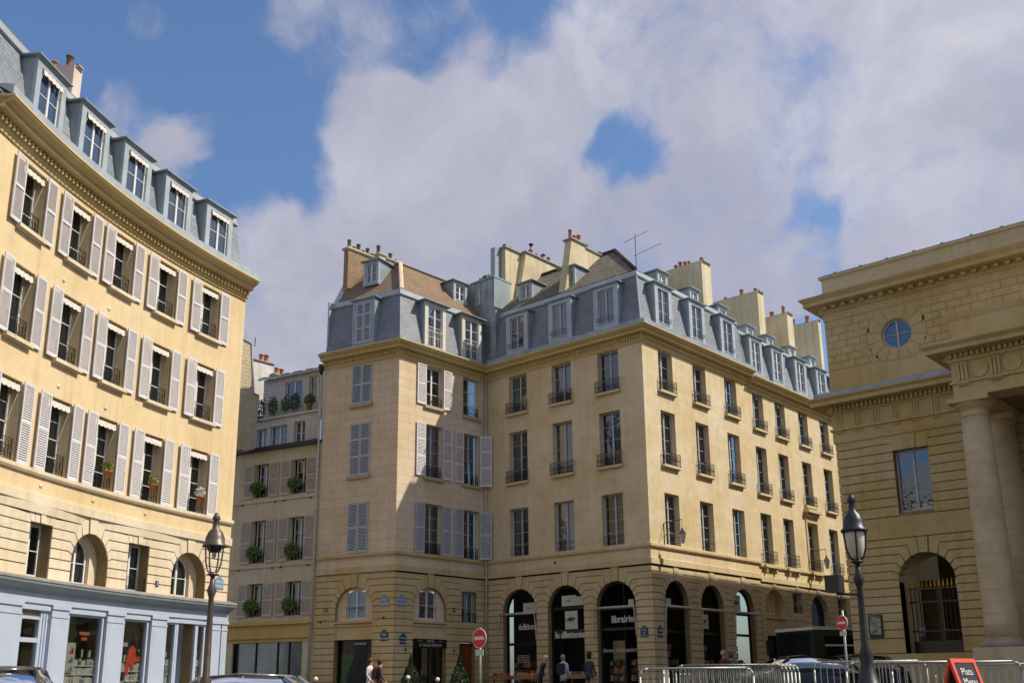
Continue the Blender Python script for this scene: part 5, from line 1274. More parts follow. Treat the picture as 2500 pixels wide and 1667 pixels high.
merge(mb, voussoirs(FTh, tw, zt(8.28), n=3, sp=.12, th=.05)); obj('rusticated_wall', mb, M['stT'], T)
mb = MB()
for P0, P1, z0, z1 in ((FTh, LT, zt(8.31), zt(13.1)), (FTf, FTf.L, zt(8.31), zt(13.1))):
    o = [(2.4*kt-.5*kt, 2.4*kt+.5*kt, zt(11.12), zt(12.12), 'c')] if P0 is FTh else []
    if not o: merge(mb, wall(P0, 0, P1, z0, z1, [], .2, d=-.0))
    else:
        c, zc, r = 2.4*kt, zt(11.62), .5*kt
        for a, b, e, g in ((0, c-r, z0, z1), (c+r, P1, z0, z1), (c-r, c+r, z0, zc-r), (c-r, c+r, zc+r, z1)): mb.poly([P0.P(a, e), P0.P(b, e), P0.P(b, g), P0.P(a, g)], [(a, e), (b, e), (b, g), (a, g)])
        n = 32
        for k in range(n):
            t0, t1 = 2*math.pi*k/n, 2*math.pi*(k+1)/n
            def sq(t):
                q = r/max(abs(math.cos(t)), abs(math.sin(t))); return (c+q*math.cos(t), zc+q*math.sin(t))
            w = [(c+r*math.cos(t0), zc+r*math.sin(t0)), sq(t0), sq(t1), (c+r*math.cos(t1), zc+r*math.sin(t1))]
            mb.poly([P0.P(a, b) for a, b in w], w)
            mb.poly([P0.P(w[0][0], w[0][1], 0), P0.P(w[3][0], w[3][1], 0), P0.P(w[3][0], w[3][1], -.3), P0.P(w[0][0], w[0][1], -.3)])
obj('wall', mb, M['stT'], T)
# blocks round the oculus
mb = MB(); c, zc = 2.4*kt, zt(11.62); rows = [zt(12.54-.2457*k) for k in range(8)]; bw_ = .475*kt; gg = .03
Ro = .93*kt
for k in range(7):
    zt_, zb_ = rows[k]-gg/2, rows[k+1]+gg/2; zm = (zt_+zb_)/2; off = (k % 2)*bw_/2; a = -off+.02
    hw = .5*bw_*0+(.66*kt if abs(zm-zc) > .62*kt else (.86*kt if abs(zm-zc) > .3*kt else .98*kt))
    while a < 14:
        l, r = max(a+gg/2, .02), a+bw_-gg/2
        if r < c-hw or l > c+hw: segs = [(l, r)]
        else:
            segs = []
            if l < c-hw: segs.append((l, c-hw-gg/2))
            if r > c+hw: segs.append((c+hw+gg/2, r))
        for (u, v) in segs:
            if v-u > .05: mb.prism([(u, zb_), (v, zb_), (v, zt_), (u, zt_)], FTh, 0, .025)
        a += bw_
nv = 14
for k in range(nv):
    t0, t1 = 2*math.pi*(k+.5)/nv+.03, 2*math.pi*(k+1.5)/nv-.03; r0 = .53*kt
    def outp(t):
        x, y = math.cos(t), math.sin(t); q = min(.96*kt/max(abs(x), 1e-6), .86*kt/max(abs(y), 1e-6), .99*kt); return (c+q*x, zc+q*y)
    pts = [(c+r0*math.cos(t0), zc+r0*math.sin(t0)), outp(t0), outp((t0+t1)/2), outp(t1), (c+r0*math.cos(t1), zc+r0*math.sin(t1)), (c+r0*math.cos((t0+t1)/2), zc+r0*math.sin((t0+t1)/2))]
    mb.prism(pts, FTh, 0, .025)
obj('wall_blocks', mb, M['stT'], T)
# oculus
mb = MB(); n = 28
for k in range(n):
    t0, t1 = 2*math.pi*k/n, 2*math.pi*(k+1)/n
    mb.prism([(c+.5*kt*math.cos(t0), zc+.5*kt*math.sin(t0)), (c+.5*kt*math.cos(t1), zc+.5*kt*math.sin(t1)), (c+.44*kt*math.cos(t1), zc+.44*kt*math.sin(t1)), (c+.44*kt*math.cos(t0), zc+.44*kt*math.sin(t0))], FTh, -.2, -.12)
slab(mb, FTh, c-.035, c+.035, zc-.46*kt, zc+.46*kt, -.2, -.11); slab(mb, FTh, c-.46*kt, c-.035, zc-.014, zc+.014, -.19, -.13); slab(mb, FTh, c+.035, c+.46*kt, zc-.014, zc+.014, -.19, -.13)
oc = obj('round_window', mb, M['fgrey'], T); mb = MB(); mb.poly([FTh.P(c+.47*kt*math.cos(2*math.pi*k/n), zc+.47*kt*math.sin(2*math.pi*k/n), -.17) for k in range(n)]); obj('pane', mb, M['glassb'], oc)
window(T, FTh, (tw[0]+tw[1])/2, tw[2], tw[1]-tw[0], tw[3]-tw[2], 4, depth=.28, frame='fgrey', pane='glassb', fw=.07)
# entablature of the wings
pT = [(XT, YT+34), (XT, YT), (9, YT)]
mb = MB(); sweep2(mb, pT, [(0, zt(8.31)), (.05, zt(8.31)), (.05, zt(8.70)), (.12, zt(8.72)), (.12, zt(8.79)), (.04, zt(8.80)), (.04, zt(9.28)), (.10, zt(9.30)), (.10, zt(9.34)), (.14, zt(9.36)), (.14, zt(9.52)), (.40, zt(9.54)), (.62, zt(9.55)), (.62, zt(9.68)), (.72, zt(9.76)), (.72, zt(9.80)), (0, zt(9.85))])
dentils(mb, pT, .14, .26, zt(9.37), zt(9.51), .085, .085); obj('entablature', mb, M['stT'], T)
def triglyph(mb, F, s, z0, z1, w=.36):
    for k in range(3): slab(mb, F, s-w/2+k*w/3+.02, s-w/2+(k+1)*w/3-.02, z0, z1, .04, .075)
    slab(mb, F, s-w/2, s+w/2, z1-.05, z1, .04, .085)
    for k in range(6): 
        x = s-w/2+w*(k+.5)/6; mb.prism([(x-.022, zt(8.62)), (x+.022, zt(8.62)), (x+.012, zt(8.70)), (x-.012, zt(8.70))], F, .05, .10)
mb = MB()
for k in range(6): triglyph(mb, FTh, .24+k*.63*kt, zt(8.80), zt(9.28), .30)
obj('triglyph_frieze', mb, M['stT'], T)
mb = MB(); sweep2(mb, pT, [(.70, zt(9.81)), (.50, zt(9.86)), (.50, zt(9.98)), (.02, zt(10.12))]); obj('zinc_flashing', mb, M['zinc'], T)
# upper cornice with modillions, attic parapet
mb = MB(); sweep2(mb, pT, [(0, zt(12.56)), (.03, zt(12.58)), (.03, zt(12.82)), (.10, zt(12.86)), (.14, zt(12.92)), (.14, zt(13.04)), (.50, zt(13.06)), (.58, zt(13.08)), (.58, zt(13.2)), (.68, zt(13.30)), (.72, zt(13.36)), (0, zt(13.40))])
dentils(mb, pT, .14, .34, zt(12.93), zt(13.03), .16, .22); obj('cornice', mb, M['stT'], T)
mb = MB(); sweep2(mb, pT, [(.03, zt(13.36)), (.03, zt(13.62)), (-.02, zt(13.64)), (-.02, zt(14.08)), (.06, zt(14.12)), (.08, zt(14.2)), (-.6, zt(14.22))]); obj('parapet', mb, M['stTp'], T)
mb = MB()
mb.poly([(XT-.05, YT+34, zt(14.225)), (XT-.05, YT-.06, zt(14.225)), (9, YT-.06, zt(14.225)), (9, YT+34, zt(14.225))]); 
for k in range(14): mb.box(XT+.6+k*1.05, XT+.72+k*1.05, YT-.1, YT, zt(14.21), zt(14.25))
obj('roof_edge', mb, M['zinc'], T)
# arch gate
mb = MB(); ac = (ta[0]+ta[1])/2; ar = (ta[1]-ta[0])/2; azs = ta[3]-ar; n = 12
d0, d1 = -1.5, -.04
arc = [(ac+ar*math.cos(math.pi*k/n), azs+ar*math.sin(math.pi*k/n)) for k in range(n+1)]; outl = [(ta[0], 0), (ta[1], 0)]
poly = [(ta[1], ta[2])]+arc+[(ta[0], ta[2])]
for p, q in zip(poly[:-1], poly[1:]): mb.poly([FTh.P(p[0], p[1], d1), FTh.P(q[0], q[1], d1), FTh.P(q[0], q[1], d0), FTh.P(p[0], p[1], d0)], [(p[0], p[1]), (q[0], q[1]), (q[0]+1, q[1]), (p[0]+1, p[1])])
obj('archway', mb, M['stT'], T)
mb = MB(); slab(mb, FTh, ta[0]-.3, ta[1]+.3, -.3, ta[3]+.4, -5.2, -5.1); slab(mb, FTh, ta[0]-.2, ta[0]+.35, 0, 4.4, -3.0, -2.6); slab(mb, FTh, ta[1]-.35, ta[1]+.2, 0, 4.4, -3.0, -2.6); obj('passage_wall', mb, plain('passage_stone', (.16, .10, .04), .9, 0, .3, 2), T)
mb = MB(); zr_ = zt(3.55)
for k in range(13):
    x = ta[0]+.1+(ta[1]-ta[0]-.2)*k/12; mb.bar(FTh.P(x, ta[2]-.2, -.75), FTh.P(x, zr_, -.75), .018, 6)
for z in (zr_-.08, zr_-.55, zt(2.2)): mb.box(0, 0, 0, 0, 0, 0) if False else slab(mb, FTh, ta[0]+.05, ta[1]-.05, z-.03, z+.03, -.78, -.72)
slab(mb, FTh, ta[0]+.05, ta[1]-.05, ta[2]-.3, ta[2]+.5, -.77, -.73)
gt = obj('gate', mb, M['blackp'], T)
mb = MB()
for k in range(13):
    x = ta[0]+.1+(ta[1]-ta[0]-.2)*k/12; mb.bar(FTh.P(x, zr_, -.75), FTh.P(x, zr_+.26, -.75), .035, 6, .003); mb.lathe([(.01, -.03), (.035, 0), (.01, .03)], FTh.P(x, zr_-.08, -.70), 8)
obj('gilded_spikes', mb, plain('gilding', (.75, .50, .08), .3, .8), gt)
# steps below the arch
mb = MB(); slab(mb, FTh, ta[0]-.0, ta[1]+.0, -.3, ta[2], -1.6, -.02); obj('threshold', mb, M['stTp'], T)
# portico
YP = 28.85*kt; XP = -8.95*kt
pP = [(XP, YT), (XP, YP), (9, YP)]
mb = MB(); sweep2(mb, pP, [(-.9*kt, zt(8.31)), (0, zt(8.31)), (0, zt(8.68)), (.07, zt(8.69)), (.07, zt(8.75)), (0, zt(8.76)), (0, zt(9.29)), (.06, zt(9.31)), (.10, zt(9.36)), (.10, zt(9.53)), (.35, zt(9.54)), (.58, zt(9.55)), (.58, zt(9.66)), (.70, zt(9.76)), (.70, zt(9.80)), (-.2, zt(9.84))], caps=(False, False))
dentils(mb, pP, .10, .22, zt(9.40), zt(9.52), .085, .085); pe = obj('portico_entablature', mb, M['stT'], T)
FPo = Flat((XP, YP), (9, YP))
mb = MB()
for k in range(6): triglyph(mb, FPo, .36+k*.87*kt, zt(8.77), zt(9.28), .36)
obj('triglyph_frieze', mb, M['stT'], T)
for k in range(5):
    mb = MB(); s = .36+(k+.5)*.87*kt; p = FPo.M(s, zt(9.02), .0) @ Matrix.Rotation(math.pi/2, 4, 'X')
    q = MB(); q.lathe([(.29, -.02), (.29, .03), (.27, .04), (.25, .025)], (0, 0, 0), 24); q.v = [tuple(p @ Vector(v)) for v in q.v]; obj('frieze_roundel', q, M['stT'], T)
mb = MB(); sweep2(mb, [(XP+.08, YT), (XP+.08, YP+.1), (9, YP+.1)], [(0, zt(9.8)), (0, zt(10.55)), (.05, zt(10.62)), (.10, zt(10.74)), (-.5, zt(10.76)), (-3, zt(10.7))], caps=(False, False)); obj('portico_attic', mb, M['stT'], T)
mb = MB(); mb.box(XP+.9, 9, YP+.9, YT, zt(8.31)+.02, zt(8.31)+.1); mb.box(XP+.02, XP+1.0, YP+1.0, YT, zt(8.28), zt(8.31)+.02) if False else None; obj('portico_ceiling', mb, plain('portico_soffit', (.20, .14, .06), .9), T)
def column(x, y, name='column'):
    co = obj(name, (lambda mb: (mb.lathe([(.44*kt, zt(1.80)), (.43*kt, zt(2.2)), (.43*kt, zt(4.2)), (.405*kt, zt(6.0)), (.365*kt, zt(7.78))], (x, y, 0), 40), mb)[1])(MB()), M['coldrum'], T)
    mb = MB(); mb.lathe([(.365*kt, zt(7.78)), (.39*kt, zt(7.80)), (.39*kt, zt(7.84)), (.365*kt, zt(7.86)), (.365*kt, zt(7.98)), (.40*kt, zt(8.0)), (.44*kt, zt(8.06)), (.52*kt, zt(8.13)), (.53*kt, zt(8.17))], (x, y, 0), 40)
    h = .55*kt; mb.box(x-h, x+h, y-h, y+h, zt(8.17), zt(8.31)-.004); obj('capital', mb, M['stT'], co)
    mb = MB(); mb.lathe([(.54*kt, zt(1.55)), (.57*kt, zt(1.60)), (.57*kt, zt(1.66)), (.52*kt, zt(1.71)), (.47*kt, zt(1.73)), (.47*kt, zt(1.78)), (.44*kt, zt(1.81))], (x, y, 0), 40); obj('base', mb, plain('worn_grey_stone', (.34, .29, .21), .9, 0, .2, 3, .3), co)
    return co
def drum():
    m, t, b = new_mat('column_drums'); geo = t.new('ShaderNodeNewGeometry'); sx = t.new('ShaderNodeSeparateXYZ'); t.link(geo.outputs['Position'], sx.inputs[0])
    fr = t.math('FRACT', t.math('DIVIDE', sx.outputs['Z'], .36)); ln = t.math('LESS_THAN', t.math('ABSOLUTE', t.math('SUBTRACT', fr, .5)), .022)
    n = t.noise(geo.outputs['Position'], 1.8, 6, .65); base = t.ramp(n.outputs['Fac'], [(.3, (.44, .355, .21)), (.7, (.60, .50, .33))])
    t.link(t.mix(t.math('MULTIPLY', ln, .5), base, (.30, .23, .12)), b.inputs['Base Color']); b.inputs['Roughness'].default_value = .9
    bp = t.new('ShaderNodeBump'); bp.inputs['Strength'].default_value = .4; bp.inputs['Distance'].default_value = .02; n2 = t.noise(geo.outputs['Position'], 30, 3, .6)
    t.link(t.math('SUBTRACT', n2.outputs['Fac'], t.math('MULTIPLY', ln, 1.5)), bp.inputs['Height']); t.link(bp.outputs[0], b.inputs['Normal']); M['coldrum'] = m
drum()
cx0 = -8.62*kt; cy0 = 29.38*kt
for k in range(4): column(cx0+k*2.75*kt, cy0)
mb = MB()
for k in range(4):
    x = cx0+k*2.75*kt; 
    mb.lathe([(.44*kt, zt(1.8)), (.42*kt, zt(5)), (.37*kt, zt(7.9)), (.38*kt, zt(8.0)), (.44*kt, zt(8.1))], (x, YT-.28, 0), 28)
    h = .47*kt; mb.box(x-h, x+h, YT-.28-h, YT, zt(8.1), zt(8.30))
obj('half_column', mb, M['coldrum'], T)
mb = MB(); mb.box(-9.25*kt, 9, 28.75*kt, YT-.0, -.3, zt(1.55)); obj('pedestal', mb, M['stTp'], T)

# ================================================================== the far side of the square, seen only in the window glass
def far_block(name, label, p0, p1, h, mat, n):
    o = thing(name, label, 'building', (p0[0], p0[1], 0)); F = Flat(p0, p1); ops = []
    st = F.L/n
    for k in range(n):
        for z in (1, 5, 8.6, 12.2):
            if z+2.3 < h: ops.append((st*(k+.5)-.6, st*(k+.5)+.6, z, z+2.2, 'r'))
    mb = wall(F, 0, F.L, -.6, h, ops, .3); obj('wall', mb, mat, o)
    mb = MB(); slab(mb, F, 0, F.L, 0, h-.5, -.35, -.3); obj('glazing', mb, M['glassb'], o)
    mb = MB(); sweep2(mb, [V2(F.P(0, 0)), V2(F.P(F.L, 0))], [(0, h-.4), (.5, h), (.5, h+.1), (-.1, h+.1), (-.8, h+3.2), (-6, h+3.6)]); obj('mansard_roof', mb, M['slate'], o)
far_block('terrace_building', 'stone terrace on the near side of the square, behind the viewer', (34, -22), (-6, -30), 16, M['stD'], 12)
far_block('terrace_building', 'yellow terrace closing the square behind and left of the viewer', (-8, -31), (-34, -14), 16, M['stA'], 9)
q_lampL = (-13.92, 8.86, 0.88)
t_lampL = (-13.89, 8.90, 3.32)
q_lampR = (-5.91, 14.00, 0.94)
t_lampR = (-5.90, 14.01, 3.27)
q_man = (-26.64, 35.02, 1.83)
q_hunch = (-27.59, 32.98, 1.52)
q_pack = (-26.86, 33.58, 1.56)
q_w1 = (-30.97, 26.86, 1.63)
q_w2 = (-30.73, 27.15, 1.57)
q_p1 = (-20.06, 34.61, 1.76)
q_p2 = (-19.83, 34.74, 1.65)
q_nol = (-21.20, 22.62, 2.04)
q_nor = (-10.92, 24.69, 2.11)
q_b1 = (-28.54, 26.58, 1.08)
q_b2 = (-29.91, 23.44, 1.04)
q_b3 = (-29.85, 21.86, 1.04)
q_b4 = (-27.79, 27.36, 1.00)
q_sh1 = (-31.39, 29.38, 1.68)
q_sh2 = (-30.01, 30.79, 1.54)
q_car1 = (-19.35, 8.15, 1.11)
q_car2 = (-18.32, 12.19, 0.97)
q_car3 = (-14.75, 29.52, 1.50)
q_car4 = (-14.60, 32.90, 1.57)
q_bus = (-18.19, 38.41, 2.83)
q_bar1 = (-10.99, 17.89, 0.99)
q_bar2 = (-10.94, 19.08, 1.06)
q_bar3 = (-7.50, 19.61, 1.05)
q_bar4 = (-6.74, 19.89, 1.04)
q_bar5 = (-6.03, 20.12, 0.99)
q_red = (-5.37, 16.13, 1.02)
q_bar6 = (-13.13, 20.09, 1.00)
q_bar7 = (-8.91, 21.20, 1.11)
def lathe_part(name, prof, W, mat, parent, n=14, **k):
    mb = MB(); mb.lathe(prof, W, n, **k); return obj(name, mb, mat, parent)
# ------------------------------------------------------------------ street lamps
def lamp(x, y, zt_, mat, label, glassy, box=False):
    zb = gz(x, y); H = zt_-zb; L = thing('street_lamp', label, 'street lamp', (x, y, zb)); zl = H-.95
    lathe_part('post', [(.19, 0), (.19, .55), (.15, .6), (.21, .68), (.15, .74), (.10, .95), (.075, 1.02), (.10, 1.1), (.055, 1.25), (.04, zl-.35), (.055, zl-.3), (.075, zl-.24), (.04, zl-.14), (.03, zl)], (x, y, zb), mat, L, 12)
    lathe_part('lamp_hood', [(.185, 0), (.185, .03), (.15, .06), (.145, .14), (.11, .23), (.055, .29), (.042, .41), (.065, .44), (.04, .5), (.025, .53)], (x, y, zb+zl+.42), mat, L, 20)
    mb = MB()
    for k in range(4):
        a = k*math.pi/2+.5; P = [Vector((x+r*math.cos(a), y+r*math.sin(a), zb+zl+h)) for r, h in ((.02, 0), (.09, .06), (.13, .18), (.15, .42))]; mb.tube(P, .013, 5)
    mb.lathe([(.03, -.03), (.1, .0), (.03, .04)], (x, y, zb+zl), 10); obj('lamp_bracket', mb, mat, L)
    if glassy: lathe_part('lamp_globe', [(.03, 0), (.085, .06), (.12, .18), (.135, .38), (.13, .40)], (x, y, zb+zl+.02), M['globe'], L, 20)
    else: lathe_part('lamp_bulb', [(.01, 0), (.035, .04), (.03, .16), (.01, .2)], (x, y, zb+zl+.24), M['globe'], L, 10); lathe_part('lamp_gear', [(.08, 0), (.11, .05), (.11, .1), (.08, .12)], (x, y, zb+zl+.34), M['irond'], L, 12)
    if box:
        mb = MB(); mb.bar((x, y, zb+zl-.45), (x-.34, y+.0, zb+zl-.42), .018, 6); mb.box(x-.46, x-.26, y-.1, y+.1, zb+zl-.4, zb+zl-.16); obj('floodlight', mb, mat, L)
M['globe'] = plain('lamp_glass', (.55, .52, .42), .2, 0, .1, 5)
lamp(q_lampL[0], q_lampL[1], t_lampL[2], M['ironl'], 'brown iron street lamp with open bulb in front of the pale blue shopfront', False)
lamp(q_lampR[0], q_lampR[1], t_lampR[2], M['irond'], 'dark iron street lamp with glass globe and side floodlight before the theatre', True, True)
def lantern(F, s, z, label):
    L = thing('wall_lantern', label, 'lantern', F.P(s, z, .6)); mb = MB(); p = F.P(s, z, .0)
    mb.tube([F.P(s-.25, z-.2, .02), F.P(s-.25, z+.75, .02), F.P(s-.1, z+.85, .85)], .018, 5); mb.tube([F.P(s-.25, z+.1, .02), F.P(s-.18, z+.83, .45)], .01, 4); mb.bar(F.P(s-.1, z+.85, .85), F.P(s-.1, z+.4, .85), .012, 5); obj('bracket', mb, M['irond'], L)
    q = F.P(s-.1, z-.2, .85); lathe_part('lantern_body', [(.08, 0), (.17, .38), (.17, .4)], q, M['globe'], L, 4, smooth=False); lathe_part('lantern_roof', [(.19, 0), (.09, .16), (.05, .2), (.05, .26), (.01, .3)], q+Vector((0, 0, .4)), M['irond'], L, 4, smooth=False)
lantern(FD2, 1.35, 6.75, 'black wall lantern on the sunlit side of the bookshop corner'); lantern(FE, 6.0, 6.75, 'farther black wall lantern hanging over the street beyond the corner building')
# ------------------------------------------------------------------ plaques and road signs
def plaque(F, s, z, w, h, lines, label, mat='plq', top='plqg', num=False):
    P = thing('street_plaque', label, 'sign', F.P(s, z, .01)); mb = MB(); slab(mb, F, s-w/2, s+w/2, z, z+h, .005, .025); b = obj('plate', mb, M[mat], P)
    if not num:
        mb = MB(); mb.prism([(s+w*.34*math.cos(math.pi*k/8), z+h+h*.42*math.sin(math.pi*k/8)) for k in range(9)], F, .005, .028); obj('plate_top', mb, M[top], P)
        mb = MB(); slab(mb, F, s-w/2-.02, s+w/2+.02, z-.02, z+h+.02, .002, .012); obj('plate_rim', mb, M[top], P)
    for k, t in enumerate(lines): lettering(b, F, s, z+h*(1-(k+.5)/len(lines)), .03, t, h*.75/len(lines)*(1 if len(t) < 7 else .75), 'white')
plaque(FD1, 9.22-.1, 2.62, .36, .34, ('PLACE', 'DE', "L'ODÉON"), 'dark blue plaque reading place de l\'Odéon on the left face of the bookshop corner')
plaque(FD2, .45, 2.62, .34, .34, ('RUE', 'CORNEILLE'), 'dark blue street name plaque on the right face of the bookshop corner')
plaque(FC1, 3.95, 2.63, .40, .34, ('RUE', 'RACINE'), 'dark blue plaque left of the hotel corner, below the faded one'); plaque(FC2, .55, 2.50, .38, .32, ('PLACE', "DE L'ODÉON"), 'dark blue plaque right of the hotel corner, below the faded one')
plaque(FC1, 3.92, 4.12, .46, .36, ('RUE', 'RACINE'), 'faded blue plaque high on the left of the hotel corner', 'plql', 'plql'); plaque(FC2, .42, 4.12, .46, .36, ('PLACE', "DE L'ODÉON"), 'faded blue plaque high on the right of the hotel corner', 'plql', 'plql')
plaque(FA, 12.0, 4.05, .44, .32, ('PLACE', "DE L'ODÉON"), 'faded pale plaque on the stone end of the curved building', 'plql', 'plql'); plaque(FA, 12.1, 2.25, .32, .28, ('PLACE', "DE L'ODÉON"), 'dark plaque on the end pilaster of the blue shopfront')
plaque(FC1, .62, 4.0, .2, .18, ('23',), 'small blue house number on the hotel left face', 'plq', num=True); plaque(FC2, 3.75, 4.02, .15, .18, ('5',), 'small blue house number by the little hotel window', 'plq', num=True); plaque(FA, 8.85, 3.88, .14, .18, ('3',), 'small blue house number on the curved building', 'plq', num=True)
def noentry(q, label, k=1.0):
    S = thing('no_entry_sign', label, 'road sign', (q[0], q[1], 0)); th = math.atan2(-q[0], q[1])
    W = Matrix.Translation((q[0], q[1], q[2])) @ Matrix.Rotation(th-R_(45), 4, 'Z') @ Matrix.Rotation(math.pi/2, 4, 'X')
    mb = MB(); mb.bar((q[0], q[1], 0), (q[0], q[1], q[2]+.3), .03, 8); obj('post', mb, M['galv'], S)
    for nm, prof, m in (('sign_rim', [(.36*k, .03), (.36*k, .045)], 'white'), ('sign_disc', [(.33*k, .045), (.33*k, .052)], 'red')):
        mb = MB(); mb.lathe(prof, (0, 0, 0), 28, smooth=False); part(nm, mb.build(nm), M[m], S, W)
    mb = MB(); mb.box(-.25*k, .25*k, -.06*k, .06*k, .052, .06); part('sign_bar', mb.build('sign_bar'), M['white'], S, W)
    mb = MB(); mb.box(-.2*k, .2*k, -.62*k, -.40*k, .03, .045); part('lower_plate', mb.build('lower_plate'), M['paper'], S, W)
noentry(q_nol, 'large red no entry sign in front of the hotel downpipe', .8); noentry(q_nor, 'small red no entry sign before the bus at the theatre corner', .5)
# ------------------------------------------------------------------ leaves
def bush(name, label, cat, c, rx, ry, rz, n, mat, pot=None, group=None, W=Matrix.Identity(3), cone=False):
    T_ = thing(name, label, cat, c, group); mb = MB(); rn = random.Random(n+int(c[0]*10))
    for i in range(n):
        v = Vector((rn.gauss(0, 1), rn.gauss(0, 1), rn.gauss(0, 1))).normalized()*rn.uniform(.55, 1.05)
        if cone: h = rn.random()**1.3; a = rn.random()*6.3; r = (1-h)*rn.uniform(.7, 1.05)*(1.1 if h < .7 else .8); v = Vector((r*math.cos(a), r*math.sin(a), h*2-1))
        p = Vector(c)+Vector((v.x*rx, v.y*ry, v.z*rz)); s = rn.uniform(.035, .07)
        u = Vector((rn.gauss(0, 1), rn.gauss(0, 1), rn.gauss(0, 1))).normalized(); w = u.orthogonal().normalized()
        mb.poly([p-u*s, p+w*s*.6, p+u*s, p-w*s*.6])
    obj('foliage', mb, M[mat], T_)
    if pot: lathe_part('pot', [(pot*.7, 0), (pot, pot*1.5), (pot*1.08, pot*1.5), (pot*1.08, pot*1.8)], (c[0], c[1], c[2]-rz-pot*1.5), M['terra'], T_, 12)
    return T_
pos = [('left', 'right'), ('top', 'middle', 'bottom')]
for i, c in enumerate(CB):
    for j, (z0, z1) in enumerate(FLB): bush('window_plant', 'leafy green window box on the plastered house, %s window of the %s row' % (pos[0][i], pos[1][j]), 'window box', FB.P(c-.12, z0+.5, .18), .50, .26, .27 if j == 0 else .34, 520, 'leaf1', group='window boxes on the plastered house')
for i, (s, col) in enumerate(((-5.0, 'grey-green plant at the left end'), (-4.2, 'tall loose shrub left of centre'), (-3.3, 'dense dark shrub before the open window'), (-2.7, 'bushy plant right of the open window'), (-1.75, 'bright green plant in a terracotta trough'))):
    bush('terrace_plant', col+' of the roof terrace', 'plant', FB1.P(sb(s), 14.65, .0), .38, .2, .5 if i != 4 else .28, 330, 'leaf2', .16 if i in (0, 4) else None, 'plants on the roof terrace')
for s, m, t in ((5.74, 'leaf4', 'yellow-green fern in a terracotta pot, leftmost on the curved balconies'), (8.02, 'leaf4', 'yellow-green fern in a terracotta pot, middle of the curved balconies'), (10.46, 'awn', 'dried cream flowers in a terracotta pot, rightmost on the curved balconies')):
    bush('potted_plant', t, 'potted plant', FA.P(s+.1, 7.25, .12), .2, .16, .17, 110, m, .12, 'pots on the curved building balconies')
for q, t in ((q_sh1, 'dark conical topiary left of the hotel entrance'), (q_sh2, 'dark conical topiary between the entrance and red door')): bush('topiary', t, 'shrub', (q[0], q[1], 1.15), .5, .5, .75, 1500, 'leaf3', .28, 'topiary at the hotel door', cone=True)
bush('rooftop_bonsai', 'small tiered plant on top of the zinc wall', 'plant', (-35.1, 37.9, 21.85), .55, .2, .18, 160, 'leaf2')
# ------------------------------------------------------------------ antenna
AN = thing('tv_antenna', 'thin metal television aerial above the mansard corner', 'antenna', (-25.6, 38.2, 19.5)); mb = MB(); a = Vector((-25.6, 38.2, 19.3)); mb.bar(a, a+Vector((0, 0, 2.3)), .018, 5); mb.bar(a+Vector((-.5, -.2, 1.95)), a+Vector((.5, .3, 2.4)), .012, 4); mb.bar(a+Vector((-.1, 0, 1.2)), a+Vector((1.0, .7, 1.75)), .012, 4); obj('mast', mb, M['irond'], AN)
